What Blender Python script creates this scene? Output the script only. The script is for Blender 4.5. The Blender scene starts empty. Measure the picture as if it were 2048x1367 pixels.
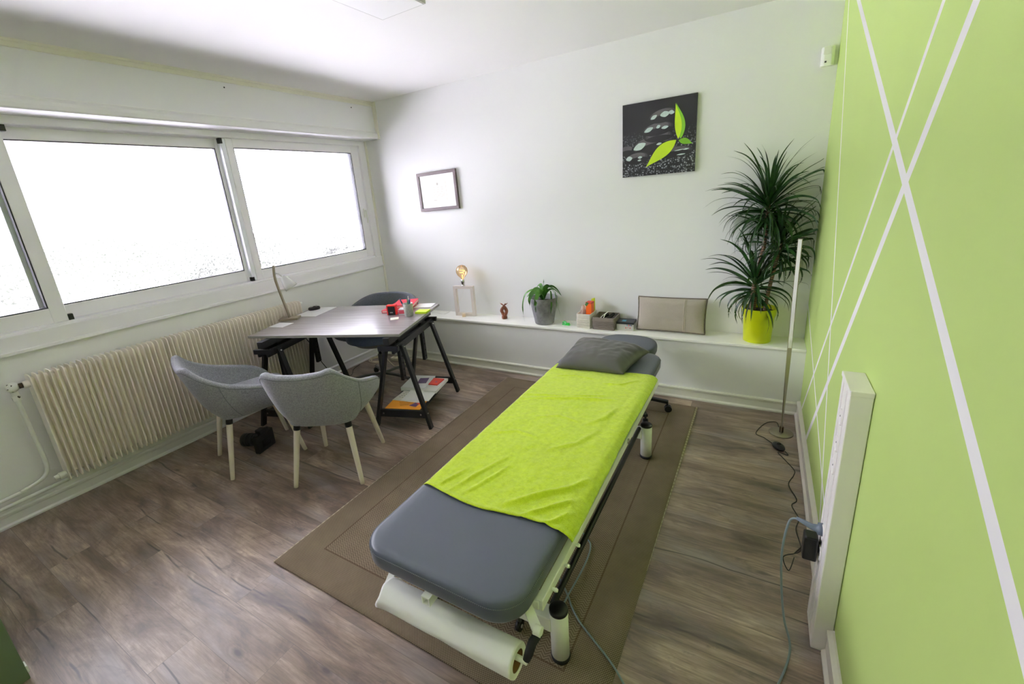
import bpy, bmesh, math, random
from mathutils import Vector, Matrix, noise
C = bpy.context.scene.collection
SC = bpy.context.scene
PI = math.pi
def lin(c):
    c /= 255.0
    return c / 12.92 if c <= 0.04045 else ((c + 0.055) / 1.055) ** 2.4
def RGB(r, g, b): return (lin(r), lin(g), lin(b), 1.0)

# ------------------------------------------------------------------ camera
W, L0, H = 3.79, -4.3, 2.503          # right wall x, front wall y, ceiling z
YU, ZL = 0.222, 0.459                  # upper back wall y, ledge height
yaw, pitch, roll = math.radians(31.97), math.radians(-16.16), math.radians(-4.88)
fwd = Vector((-math.sin(yaw) * math.cos(pitch), math.cos(yaw) * math.cos(pitch), math.sin(pitch)))
right = Vector((math.cos(yaw), math.sin(yaw), 0)); up = right.cross(fwd)
r2 = right * math.cos(roll) + up * math.sin(roll); u2 = -right * math.sin(roll) + up * math.cos(roll)
cd = bpy.data.cameras.new('camera'); cam = bpy.data.objects.new('camera', cd); C.objects.link(cam)
M = Matrix((r2, u2, -fwd)).transposed().to_4x4(); M.translation = Vector((2.252 * 1.55, -2.07 * 1.55, 1.55))
cam.matrix_world = M
cd.sensor_width = 36; cd.sensor_fit = 'HORIZONTAL'; cd.lens = 874.4 / 2048 * 36
cd.shift_x = 34.67 / 2048; cd.shift_y = -38.8 / 2048; cd.clip_start = 0.02; cd.clip_end = 200
SC.camera = cam

# ------------------------------------------------------------------ light
wd = bpy.data.worlds.new('world'); SC.world = wd; wd.use_nodes = True
wt = wd.node_tree; bg = wt.nodes['Background']
# hazy white sky, brighter towards one side (lobe added to brighten the back wall)
tc_ = wt.nodes.new('ShaderNodeTexCoord'); dp = wt.nodes.new('ShaderNodeVectorMath'); dp.operation = 'DOT_PRODUCT'
gd = Vector((-0.60, -0.78, 0.16)).normalized(); dp.inputs[1].default_value = gd; wt.links.new(tc_.outputs['Generated'], dp.inputs[0])
mr = wt.nodes.new('ShaderNodeMapRange'); mr.interpolation_type = 'SMOOTHSTEP'; mr.inputs[1].default_value = 0.1; mr.inputs[2].default_value = 1.0; mr.inputs[3].default_value = 4.0; mr.inputs[4].default_value = 11.0
wt.links.new(dp.outputs['Value'], mr.inputs[0]); wt.links.new(mr.outputs[0], bg.inputs[1]); bg.inputs[0].default_value = (0.97, 0.93, 1.075, 1)
sd = bpy.data.lights.new('sun', 'SUN'); sd.energy = 150.0; sd.angle = math.radians(1.0); sd.color = (0.98, 0.93, 1.0)
sun = bpy.data.objects.new('sun', sd); C.objects.link(sun)
sun.rotation_euler = Vector((-0.62, 0.25, -0.74)).to_track_quat('-Z', 'Y').to_euler(); sun.location = (8, -4, 9)
def portal(loc, rot, sx, sy):
    ld = bpy.data.lights.new('window_portal', 'AREA'); ld.shape = 'RECTANGLE'; ld.size = sx; ld.size_y = sy
    ld.cycles.is_portal = True
    o = bpy.data.objects.new('window_portal', ld); C.objects.link(o); o.location = loc; o.rotation_euler = rot
portal((-0.16, -1.78, 1.56), (0, -PI / 2, 0), 1.2, 3.95)
vs = SC.view_settings; vs.view_transform = 'Standard'; vs.look = 'None'; vs.exposure = 0.47; vs.gamma = 1.0; vs.use_curve_mapping = False
SC.cycles.max_bounces = 12; SC.cycles.diffuse_bounces = 8; SC.cycles.transparent_max_bounces = 12
SC.cycles.caustics_reflective = False; SC.cycles.caustics_refractive = False

# ------------------------------------------------------------------ mesh helpers
class MB:
    def __init__(s): s.b = bmesh.new(); s.mi = 0; s.X = Matrix.Identity(4)
    def v(s, p): return s.b.verts.new(s.X @ Vector(p))
    def f(s, vs_, smooth=False):
        try:
            fc = s.b.faces.new(vs_); fc.material_index = s.mi; fc.smooth = smooth; return fc
        except ValueError: return None
    def box(s, x0, y0, z0, x1, y1, z1):
        q = [s.v((x, y, z)) for z in (z0, z1) for x, y in ((x0, y0), (x1, y0), (x1, y1), (x0, y1))]
        for i in ((3, 2, 1, 0), (4, 5, 6, 7), (0, 1, 5, 4), (1, 2, 6, 5), (2, 3, 7, 6), (3, 0, 4, 7)): s.f([q[k] for k in i])
        return s
    def bar(s, p0, p1, w, h, upv=(0, 0, 1), ext=0.0):      # rectangular bar between two points
        p0 = Vector(p0); p1 = Vector(p1); d = (p1 - p0).normalized(); p0 = p0 - d * ext; p1 = p1 + d * ext
        sx = d.cross(Vector(upv))
        if sx.length < 1e-4: sx = d.cross(Vector((0, 1, 0)))
        sx.normalize(); sy = sx.cross(d).normalized()
        q = [s.v(p + sx * a * w / 2 + sy * b * h / 2) for p in (p0, p1) for a, b in ((-1, -1), (1, -1), (1, 1), (-1, 1))]
        for i in ((3, 2, 1, 0), (4, 5, 6, 7), (0, 1, 5, 4), (1, 2, 6, 5), (2, 3, 7, 6), (3, 0, 4, 7)): s.f([q[k] for k in i])
        return s
    def tube(s, pts, r, n=12, cap=True, closed=False):
        pts = [Vector(p) for p in pts]; N = len(pts); rs = r if isinstance(r, (list, tuple)) else [r] * N
        rings = []; ref = None
        for i, p in enumerate(pts):
            a = pts[i - 1] if (i > 0 or closed) else p; b = pts[(i + 1) % N] if (i < N - 1 or closed) else p
            d = (b - a).normalized()
            if ref is None:
                ref = Vector((0, 0, 1)) if abs(d.z) < 0.9 else Vector((1, 0, 0))
            sx = (ref - d * ref.dot(d)).normalized(); ref = sx; sy = d.cross(sx)
            rings.append([s.v(p + (sx * math.cos(2 * PI * k / n) + sy * math.sin(2 * PI * k / n)) * rs[i]) for k in range(n)])
        for i in range(N if closed else N - 1):
            A, B = rings[i], rings[(i + 1) % N]
            for k in range(n): s.f([A[k], A[(k + 1) % n], B[(k + 1) % n], B[k]], True)
        if cap and not closed: s.f(list(reversed(rings[0]))); s.f(rings[-1])
        return s
    def lathe(s, prof, cx=0, cy=0, n=32, cap0=True, cap1=True, z0=0):
        rings = []
        for r, z in prof:
            if r < 1e-5: rings.append([s.v((cx, cy, z + z0))])
            else: rings.append([s.v((cx + r * math.cos(2 * PI * k / n), cy + r * math.sin(2 * PI * k / n), z + z0)) for k in range(n)])
        for A, B in zip(rings, rings[1:]):
            for k in range(n):
                a, b = A[k % len(A)], A[(k + 1) % n % len(A)]; c, d = B[(k + 1) % n % len(B)], B[k % len(B)]
                q = []
                for t in (a, b, c, d):
                    if t not in q: q.append(t)
                if len(q) > 2: s.f(q, True)
        if cap0 and len(rings[0]) > 1: s.f(list(reversed(rings[0])))
        if cap1 and len(rings[-1]) > 1: s.f(rings[-1])
        return s
    def prism(s, poly, z0, z1):       # poly xy, extrude z
        a = [s.v((x, y, z0)) for x, y in poly]; b = [s.v((x, y, z1)) for x, y in poly]; n = len(poly)
        s.f(list(reversed(a))); s.f(b)
        for i in range(n): s.f([a[i], a[(i + 1) % n], b[(i + 1) % n], b[i]])
        return s
    def sweep(s, prof, p0, p1, upv=(0, 0, 1), side=None):   # prof (a along side, b along up), straight sweep
        p0 = Vector(p0); p1 = Vector(p1); d = (p1 - p0).normalized(); side = Vector(side) if side else d.cross(Vector(upv)).normalized(); upv = Vector(upv)
        A = [s.v(p0 + side * a + upv * b) for a, b in prof]; B = [s.v(p1 + side * a + upv * b) for a, b in prof]; n = len(prof)
        s.f(A); s.f(list(reversed(B)))
        for i in range(n): s.f([A[i], B[i], B[(i + 1) % n], A[(i + 1) % n]])
        return s
    def grid(s, fn, nu, nv, closeu=False, smooth=True):
        g = [[s.v(fn(i / (nu if closeu else nu - 1), j / (nv - 1))) for j in range(nv)] for i in range(nu)]
        for i in range(nu if closeu else nu - 1):
            for j in range(nv - 1):
                s.f([g[i][j], g[(i + 1) % nu][j], g[(i + 1) % nu][j + 1], g[i][j + 1]], smooth)
        return g
    def sphere(s, c, r, n=20, m=12, sc=(1, 1, 1)):
        prof = [(r * math.sin(PI * i / m), -r * math.cos(PI * i / m)) for i in range(m + 1)]
        X0 = s.X; s.X = X0 @ Matrix.Translation(c) @ Matrix.Diagonal((*sc, 1)); s.lathe(prof, n=n); s.X = X0; return s
    def build(s, name, mats, parent=None, bevel=0, seg=2, sub=0, solid=0, smooth=False, auto=False, loc=None):
        bmesh.ops.recalc_face_normals(s.b, faces=s.b.faces)
        me = bpy.data.meshes.new(name); s.b.to_mesh(me); s.b.free()
        if not isinstance(mats, (list, tuple)): mats = [mats]
        for m in mats: me.materials.append(m)
        if smooth:
            for p in me.polygons: p.use_smooth = True
        o = bpy.data.objects.new(name, me); C.objects.link(o)
        if parent: o.parent = parent
        if loc: o.location = loc
        if solid:
            m = o.modifiers.new('solid', 'SOLIDIFY'); m.thickness = solid; m.offset = 0
        if bevel:
            m = o.modifiers.new('bevel', 'BEVEL'); m.width = bevel; m.segments = seg; m.limit_method = 'ANGLE'; m.angle_limit = math.radians(40)
        if sub:
            m = o.modifiers.new('sub', 'SUBSURF'); m.levels = sub; m.render_levels = sub
        return o
def BX(*a): return MB().box(*a)
def thing(name, label, cat, loc=(0, 0, 0), rz=0, group=None):
    o = bpy.data.objects.new(name, None); C.objects.link(o); o.location = loc; o.rotation_euler = (0, 0, rz); o.empty_display_size = 0.05
    return tag(o, label, cat, group)
def tag(o, label, cat, group=None):
    o['label'] = label; o['category'] = cat
    if group: o['group'] = group
    return o
def struct(o): o['kind'] = 'structure'; return o
def copy_tree(o, parent=None):
    c = o.copy(); C.objects.link(c)
    if parent: c.parent = parent
    for ch in list(o.children): copy_tree(ch, c)
    return c
def sm(t): t = max(0, min(1, t)); return t * t * (3 - 2 * t)
def bez(P, n=24):                       # Catmull-Rom through points
    P = [Vector(p) for p in P]; Q = [P[0]] + P + [P[-1]]; out = []
    for i in range(1, len(Q) - 2):
        for k in range(n):
            t = k / n; a, b, c, d = Q[i - 1], Q[i], Q[i + 1], Q[i + 2]
            out.append(0.5 * ((2 * b) + (c - a) * t + (2 * a - 5 * b + 4 * c - d) * t * t + (-a + 3 * b - 3 * c + d) * t ** 3))
    out.append(P[-1]); return out

# ------------------------------------------------------------------ materials
def nt(name):
    m = bpy.data.materials.new(name); m.use_nodes = True; t = m.node_tree; b = t.nodes['Principled BSDF']; return m, t, b
def mk(t, typ, **kw):
    n = t.nodes.new(typ)
    for k, v in kw.items():
        if k.startswith('i_'): n.inputs[k[2:].replace('_', ' ')].default_value = v
        elif k.startswith('n'): n.inputs[int(k[1:])].default_value = v
        else: setattr(n, k, v)
    return n
def coord(t, scale=(1, 1, 1), rot=(0, 0, 0)):
    c = mk(t, 'ShaderNodeTexCoord'); mp = mk(t, 'ShaderNodeMapping'); mp.inputs['Scale'].default_value = scale; mp.inputs['Rotation'].default_value = rot
    t.links.new(c.outputs['Object'], mp.inputs[0]); return mp.outputs[0]
def mixc(t, fac, a, b, bt='MIX'):
    n = mk(t, 'ShaderNodeMix', data_type='RGBA', blend_type=bt)
    for s_, v in ((n.inputs[0], fac), (n.inputs[6], a), (n.inputs[7], b)):
        if isinstance(v, bpy.types.NodeSocket): t.links.new(v, s_)
        else: s_.default_value = v
    return n.outputs[2]
def math_(t, op, a, b=0.0, clamp=False):
    n = mk(t, 'ShaderNodeMath', operation=op, use_clamp=clamp)
    for s_, v in ((n.inputs[0], a), (n.inputs[1], b)):
        if isinstance(v, bpy.types.NodeSocket): t.links.new(v, s_)
        else: s_.default_value = v
    return n.outputs[0]
def ramp(t, src, stops):
    n = mk(t, 'ShaderNodeValToRGB'); t.links.new(src, n.inputs[0]); e = n.color_ramp.elements
    while len(e) > 1: e.remove(e[-1])
    e[0].position, e[0].color = stops[0]
    for p, c in stops[1:]: x = e.new(p); x.color = c
    return n.outputs[0]
def noise_(t, co, scale, detail=4, rough=0.55, dist=0.0):
    n = mk(t, 'ShaderNodeTexNoise', i_Scale=scale, i_Detail=detail, i_Roughness=rough, i_Distortion=dist); t.links.new(co, n.inputs['Vector']); return n.outputs[0]
def bump(t, b, h, strength=0.3, dist=0.002):
    n = mk(t, 'ShaderNodeBump', i_Strength=strength, i_Distance=dist); t.links.new(h, n.inputs['Height']); t.links.new(n.outputs[0], b.inputs['Normal'])
MC = {}
def mat(name, col, rough=0.5, metal=0.0, var=0.06, vs_=6.0, bmp=0.0, bs=200.0, spec=0.5, sheen=0.0, bd=0.001, trans=0, coat=0.0, ss=(1, 1, 1)):
    """plain procedural material: base colour with slight noise variation and optional bump"""
    if name in MC: return MC[name]
    m, t, b = nt(name); co = coord(t, ss); n = noise_(t, co, vs_, 5)
    c2 = tuple(max(0, x * (1 - var)) for x in col[:3]) + (1,); c1 = tuple(min(1, x * (1 + var)) for x in col[:3]) + (1,)
    t.links.new(mixc(t, n, c2, c1), b.inputs['Base Color'])
    b.inputs['Roughness'].default_value = rough; b.inputs['Metallic'].default_value = metal; b.inputs['Specular IOR Level'].default_value = spec
    b.inputs['Sheen Weight'].default_value = sheen; b.inputs['Transmission Weight'].default_value = trans; b.inputs['Coat Weight'].default_value = coat
    if bmp: bump(t, b, noise_(t, co, bs, 3), bmp, bd)
    MC[name] = m; return m
wall_w = mat('wall_white_paint', RGB(238, 238, 238), 0.75, var=0.012, vs_=3, bmp=0.12, bs=90, spec=0.25)
ceil_m = mat('ceiling_paint', RGB(240, 239, 238), 0.85, var=0.01, vs_=2, bmp=0.08, bs=60, spec=0.2)
trim_w = mat('trim_white_gloss', RGB(242, 241, 244), 0.35, var=0.02, vs_=8)
frame_w = mat('window_frame_white', RGB(244, 242, 246), 0.3, var=0.015, vs_=5)
cream = mat('cream_plastic', RGB(236, 233, 222), 0.4, var=0.02)
radm = mat('radiator_cream_paint', RGB(250, 244, 234), 0.35, var=0.03, vs_=12)
blackw = mat('black_painted_wood', RGB(24, 24, 27), 0.42, var=0.2, vs_=20, bmp=0.1, bs=60)
blackp = mat('black_plastic', RGB(18, 18, 20), 0.38, var=0.1)
rubber = mat('black_rubber', RGB(26, 26, 27), 0.7, var=0.1)
steel = mat('brushed_steel', RGB(190, 190, 185), 0.3, 1.0, var=0.05, vs_=30)
chrome = mat('chrome', RGB(215, 215, 215), 0.12, 1.0, var=0.02)
whitem = mat('white_powder_coat', RGB(238, 240, 234), 0.3, var=0.015)
paper = mat('white_paper', RGB(245, 245, 245), 0.8, var=0.01)
seam = mat('dark_gasket', RGB(45, 46, 52), 0.5)
oakw = mat('whitewashed_oak', RGB(226, 216, 200), 0.5, var=0.07, vs_=14, bmp=0.15, bs=80, ss=(6, 6, 1))

def wood_floor():
    m, t, b = nt('vinyl_wood_planks'); co = coord(t)
    br = mk(t, 'ShaderNodeTexBrick', offset=0.37, offset_frequency=2, squash=1.0, i_Scale=1.0, i_Mortar_Size=0.0009, i_Brick_Width=1.05, i_Row_Height=0.162, i_Bias=0.0)
    br.inputs['Mortar Smooth'].default_value = 0.3
    br.inputs['Color1'].default_value = (0, 0, 0, 1); br.inputs['Color2'].default_value = (1, 1, 1, 1); br.inputs['Mortar'].default_value = (0.5, 0.5, 0.5, 1)
    t.links.new(co, br.inputs['Vector']); rnd = br.outputs['Color']
    # per-plank offset of the grain
    sep = mk(t, 'ShaderNodeSeparateXYZ'); t.links.new(co, sep.inputs[0]); cmb = mk(t, 'ShaderNodeCombineXYZ')
    sc_ = mk(t, 'ShaderNodeSeparateColor'); t.links.new(rnd, sc_.inputs[0]); rv = sc_.outputs[0]
    t.links.new(math_(t, 'ADD', math_(t, 'MULTIPLY', sep.outputs[0], 1.0), math_(t, 'MULTIPLY', rv, 7.3)), cmb.inputs[0])
    t.links.new(math_(t, 'ADD', sep.outputs[1], math_(t, 'MULTIPLY', rv, 3.1)), cmb.inputs[1])
    def mp(s):
        q = mk(t, 'ShaderNodeMapping'); q.inputs['Scale'].default_value = s; t.links.new(cmb.outputs[0], q.inputs[0]); return q.outputs[0]
    cloud = noise_(t, mp((2.2, 8, 1)), 1.0, 5, 0.62, 0.6)
    grain = noise_(t, mp((7, 110, 1)), 1.0, 4, 0.6, 0.4)
    fine = noise_(t, mp((22, 420, 1)), 1.0, 3, 0.6)
    blot = noise_(t, mp((5, 14, 1)), 1.0, 6, 0.7, 1.2)
    base = ramp(t, cloud, [(0.30, RGB(92, 76, 66)), (0.44, RGB(140, 120, 104)), (0.56, RGB(172, 150, 132)), (0.70, RGB(212, 188, 166))])
    base = mixc(t, math_(t, 'MULTIPLY', ramp_v(t, grain, 0.40, 0.66), 0.50), base, RGB(96, 82, 76))
    base = mixc(t, math_(t, 'MULTIPLY', ramp_v(t, fine, 0.45, 0.7), 0.35), base, RGB(120, 104, 96))
    base = mixc(t, math_(t, 'MULTIPLY', ramp_v(t, blot, 0.56, 0.72), 0.7), base, RGB(84, 72, 70))
    # bluish grey worn patches
    gp = noise_(t, mp((1.6, 6, 1)), 1.3, 3, 0.5)
    base = mixc(t, math_(t, 'MULTIPLY', ramp_v(t, gp, 0.5, 0.68), 0.45), base, RGB(160, 152, 152))
    # knots
    vo = mk(t, 'ShaderNodeTexVoronoi', i_Scale=1.0, feature='F1'); t.links.new(mp((2.6, 6.5, 1)), vo.inputs['Vector'])
    wv = math_(t, 'SINE', math_(t, 'MULTIPLY', vo.outputs['Distance'], 95.0))
    near = ramp_v(t, vo.outputs['Distance'], 0.26, 0.05)
    base = mixc(t, math_(t, 'MULTIPLY', math_(t, 'MULTIPLY', near, math_(t, 'MULTIPLY', math_(t, 'ADD', wv, 1.0), 0.5)), 0.35), base, RGB(88, 74, 70))
    base = mixc(t, math_(t, 'MULTIPLY', ramp_v(t, vo.outputs['Distance'], 0.085, 0.045), 0.75), base, RGB(72, 62, 60))
    # long cracks along the planks
    wd_ = mk(t, 'ShaderNodeTexWave', wave_type='BANDS', bands_direction='Y', i_Scale=1.0, i_Distortion=3.0, i_Detail=4.0, i_Detail_Scale=1.5)
    t.links.new(mp((0.5, 1.6, 1)), wd_.inputs['Vector'])
    crack = math_(t, 'MULTIPLY', ramp_v(t, wd_.outputs['Fac'], 0.0045, 0.0), ramp_v(t, gp, 0.47, 0.53))
    base = mixc(t, math_(t, 'MULTIPLY', crack, 0.8), base, RGB(58, 50, 50))
    tone = mk(t, 'ShaderNodeHueSaturation', i_Saturation=1.0); t.links.new(base, tone.inputs['Color'])
    t.links.new(math_(t, 'ADD', 0.79, math_(t, 'MULTIPLY', rv, 0.18)), tone.inputs['Value'])
    col = mixc(t, math_(t, 'MULTIPLY', br.outputs['Fac'], 0.7), tone.outputs[0], RGB(84, 72, 66)); t.links.new(col, b.inputs['Base Color'])
    b.inputs['Specular IOR Level'].default_value = 0.65
    t.links.new(math_(t, 'ADD', 0.26, math_(t, 'MULTIPLY', grain, 0.16)), b.inputs['Roughness'])
    bump(t, b, math_(t, 'SUBTRACT', math_(t, 'MULTIPLY', grain, 0.5), br.outputs['Fac']), 0.25, 0.001)
    return m
def ramp_v(t, src, a, b):
    n = mk(t, 'ShaderNodeMapRange', clamp=True); t.links.new(src, n.inputs[0]); n.inputs[1].default_value = a; n.inputs[2].default_value = b; return n.outputs[0]

def green_wall():
    """green paint with white tape stripes (object coords: y along wall, z up)"""
    m, t, b = nt('green_paint_with_white_stripes'); co = coord(t)
    sep = mk(t, 'ShaderNodeSeparateXYZ'); t.links.new(co, sep.inputs[0]); y, z = sep.outputs[1], sep.outputs[2]
    tot = None
    for (y0, z0), (y1, z1), hw, _ in STR:
        dy, dz = y1 - y0, z1 - z0; L = math.hypot(dy, dz); ny, nz = -dz / L, dy / L; c = -(ny * y0 + nz * z0)
        d = math_(t, 'ABSOLUTE', math_(t, 'ADD', math_(t, 'ADD', math_(t, 'MULTIPLY', y, ny), math_(t, 'MULTIPLY', z, nz)), c))
        s_ = math_(t, 'LESS_THAN', d, hw)
        tot = s_ if tot is None else math_(t, 'MAXIMUM', tot, s_)
    n = noise_(t, co, 3.0, 3)
    g = mixc(t, n, RGB(180, 204, 118), RGB(186, 209, 127))
    t.links.new(mixc(t, tot, g, RGB(236, 234, 236)), b.inputs['Base Color'])
    b.inputs['Roughness'].default_value = 0.55; b.inputs['Specular IOR Level'].default_value = 0.3
    bump(t, b, noise_(t, co, 110, 3), 0.12, 0.001)
    return m
STR = [((-0.331, 2.266), (-2.586, 0.991), 0.0175, 0), ((-1.756, 1.873), (-0.140, 0.115), 0.0115, 0), ((-1.969, 1.814), (-0.505, 0.103), 0.0185, 0),
       ((0.051, 2.371), (-1.154, 0.303), 0.0120, 0), ((0.144, 0.660), (-1.131, 0.288), 0.0095, 0)]
floor_m = wood_floor(); green_m = green_wall()

# ------------------------------------------------------------------ room shell
struct(BX(-0.2, -4.5, -0.08, W + 0.12, YU + 0.15, 0).build('floor', floor_m))
struct(BX(-0.25, -4.5, H, W + 0.12, YU + 0.15, H + 0.1).build('ceiling', ceil_m))
struct(BX(-0.13, L0 - 0.1, 0, 0.0, YU + 0.15, 0.93).box(-0.13, L0 - 0.1, 2.175, -0.0, YU + 0.15, H).box(-0.13, 0.19, 0.93, 0, YU + 0.15, 2.175).box(-0.13, L0 - 0.1, 0.93, 0, -3.71, 2.175).build('wall_left', wall_w))
struct(BX(0, YU, ZL - 0.02, W, YU + 0.15, H).box(0, 0.0, 0, W, YU + 0.15, ZL - 0.02).build('wall_back', wall_w))
struct(BX(W, L0 - 0.12, 0, W + 0.12, YU + 0.15, H).build('wall_right', green_m))
greenp = mat('green_paint', RGB(104, 122, 92), 0.45, var=0.03)
struct(BX(-0.25, L0 - 0.12, 0, W + 0.12, L0, H).build('wall_front', wall_w))
gc_ = thing('low_cabinet', 'dark green low cabinet at the very edge of the picture near the skirting', 'cabinet', (0.96, -3.34, 0))
BX(-0.36, -0.21, 0, 0.36, 0.21, 0.40).build('cabinet_body', greenp, gc_, bevel=0.003)
BX(0.33, 0.2095, 0.03, 0.365, 0.2145, 0.06).build('hinge_plate', whitem, gc_, bevel=0.001)
# ledge board of the low wall
struct(BX(0.0, -0.018, ZL - 0.02, W, YU, ZL).build('trim_1', mat('ledge_white', RGB(244, 244, 238), 0.45, var=0.01), bevel=0.004))
# shutter box above the window with its top rail and bottom lip
XB = 0.172
mb = BX(0, L0, 2.20, XB, YU, H - 0.035)
struct(mb.build('trim_2', mat('shutter_box_paint', RGB(240, 239, 244), 0.45, var=0.015, vs_=2), bevel=0.003))
mb = MB(); mb.sweep([(0, 2.463), (0.018, 2.463), (0.018, 2.472), (0.010, 2.474), (0.010, 2.488), (0.018, 2.490), (0.018, H), (0, H)], (XB, L0, 0), (XB, YU, 0), side=(1, 0, 0))
struct(mb.build('trim_3', cream))
mb = MB(); mb.sweep([(-0.01, 2.172), (0.016, 2.172), (0.022, 2.180), (0.024, 2.20), (0.022, 2.218), (0.014, 2.232), (0.006, 2.236), (0.006, 2.245), (-0.01, 2.245)], (XB, L0, 0), (XB, YU - 0.001, 0), side=(1, 0, 0))
mb.box(0, L0, 2.172, XB - 0.008, YU - 0.001, 2.20)
struct(mb.build('trim_4', trim_w))
struct(BX(0.0, YU - 0.012, 2.172, XB + 0.04, YU - 0.0005, H).box(0, YU - 0.02, 0.085, 0.016, YU - 0.0005, 2.172).build('trim_5', cream, bevel=0.002))
for k_, (y, z) in enumerate(((-1.206, 2.431), (-0.054, 2.429))):
    hole = MB(); hole.X = Matrix.Translation((XB, y, z)) @ Matrix.Rotation(PI / 2, 4, 'Y'); hole.lathe([(0.005, 0), (0.005, 0.002)], n=12); struct(hole.build('trim_%d' % (8 + k_), blackp))
# window: casing, outer frame, sashes, panes
glass = bpy.data.materials.new('window_glass'); glass.use_nodes = True; t = glass.node_tree; t.nodes.clear()
o_ = mk(t, 'ShaderNodeOutputMaterial'); tr = mk(t, 'ShaderNodeBsdfTransparent'); gl = mk(t, 'ShaderNodeBsdfGlossy', i_Roughness=0.02); mx = mk(t, 'ShaderNodeMixShader')
lw = mk(t, 'ShaderNodeFresnel', i_IOR=1.3); tr.inputs[0].default_value = (0.97, 0.985, 0.98, 1)
t.links.new(lw.outputs[0], mx.inputs[0]); t.links.new(tr.outputs[0], mx.inputs[1]); t.links.new(gl.outputs[0], mx.inputs[2]); t.links.new(mx.outputs[0], o_.inputs[0])
win = struct(bpy.data.objects.new('window_1', None)); C.objects.link(win); win.location = (0, 0, 0)
Y0W, Y1W = -3.72, 0.202
fr = BX(-0.085, Y0W, 0.93, 0.012, Y1W, 1.030); fr.box(-0.085, Y0W, 2.128, 0.004, Y1W, 2.172); fr.box(-0.05, 0.126, 1.028, 0.004, Y1W, 2.13)
fr.box(-0.12, Y0W, 1.028, -0.006, 0.128, 1.0448); fr.box(-0.12, Y0W, 2.126, -0.006, 0.128, 2.14)
fr.build('window_frame', frame_w, win, bevel=0.004)
BX(-0.0, Y0W, 0.925, 0.022, Y1W, 0.945).build('casing_strip', frame_w, win, bevel=0.003)
def sash(y0, y1, z0, z1, py0, py1, pz0, pz1, x0, x1, caps=()):
    s_ = MB()
    s_.box(x0, y0, z0, x1, py0 - 0.006, z1); s_.box(x0, py1 + 0.006, z0, x1, y1, z1)
    s_.box(x0, py0 - 0.006, z0, x1, py1 + 0.006, pz0 - 0.006); s_.box(x0, py0 - 0.006, pz1 + 0.006, x1, py1 + 0.006, z1)
    so = s_.build('sash', frame_w, win, bevel=0.003)
    g = MB(); w = 0.007; a, b_, c, d = py0, py1, pz0, pz1; xm = x1 - 0.006
    g.box(x0, a - w, c - w, xm, a, d + w); g.box(x0, b_, c - w, xm, b_ + w, d + w); g.box(x0, a, c - w, xm, b_, c); g.box(x0, a, d, xm, b_, d + w)
    g.build('gasket', seam, so)
    xg = (x0 + x1) / 2; BX(xg - 0.002, a, c, xg + 0.002, b_, d).build('window_pane', glass, so)
    for cy, cz in caps: BX(x1 - 0.02, cy - 0.014, cz - 0.02, x1 + 0.004, cy + 0.014, cz + 0.02).build('end_cap', blackp, so, bevel=0.002)
    return so
sash(-3.70, -2.362, 1.045, 2.126, -3.62, -2.437, 1.138, 2.057, -0.075, -0.028)
sash(-2.46, -1.19, 1.045, 2.126, -2.36, -1.237, 1.136, 2.055, -0.110, -0.078, ())
mb = BX(-0.078, -1.212, 1.046, -0.024, -1.178, 2.126)      # bright interlock stile
il = mb.build('interlock_stile', mat('silver_white', RGB(238, 240, 246), 0.25, var=0.01), win, bevel=0.003)
for cy, cz in ((-1.212, 2.108), (-1.212, 1.058), (-2.352, 2.112), (-2.352, 1.062)): BX(-0.05, cy - 0.012, cz - 0.02, -0.018, cy + 0.012, cz + 0.018).build('end_cap', blackp, il, bevel=0.002)
s3 = sash(-1.178, 0.126, 1.045, 2.126, -1.118, 0.030, 1.126, 2.057, -0.075, -0.022)
h = BX(-0.022, 0.072, 1.44, -0.012, 0.092, 1.53); h.bar((-0.006, 0.082, 1.51), (0.008, 0.082, 1.50), 0.014, 0.014); h.bar((0.008, 0.082, 1.515), (0.014, 0.082, 1.385), 0.012, 0.01, (1, 0, 0))
h.build('handle', whitem, s3, bevel=0.002)
# baseboards
bprof = [(0, 0), (0.026, 0), (0.026, 0.010), (0.016, 0.020), (0.013, 0.060), (0.018, 0.068), (0.018, 0.078), (0.008, 0.085), (0, 0.085)]
mb = MB(); mb.sweep(bprof, (0, L0, 0), (0, 0, 0), side=(1, 0, 0)); struct(mb.build('baseboard_left', mat('skirting_paint', RGB(238, 237, 240), 0.4, var=0.015)))
mb = MB(); mb.sweep(bprof, (0, 0, 0), (W, 0, 0), side=(0, -1, 0)); struct(mb.build('baseboard_back', mat('skirting_back', RGB(226, 226, 214), 0.4, var=0.03)))
rprof = [(0, 0), (0.026, 0), (0.026, 0.014), (0.016, 0.024), (0.014, 0.080), (0.020, 0.088), (0.020, 0.103), (0.006, 0.108), (0, 0.108)]
mb = MB(); mb.sweep(rprof, (W, L0, 0), (W, -1.775, 0), side=(-1, 0, 0)); mb.sweep(rprof, (W, -1.615, 0), (W, -0.026, 0), side=(-1, 0, 0))
struct(mb.build('baseboard_right', mat('skirting_right', RGB(234, 228, 222), 0.4, var=0.04)))
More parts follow.
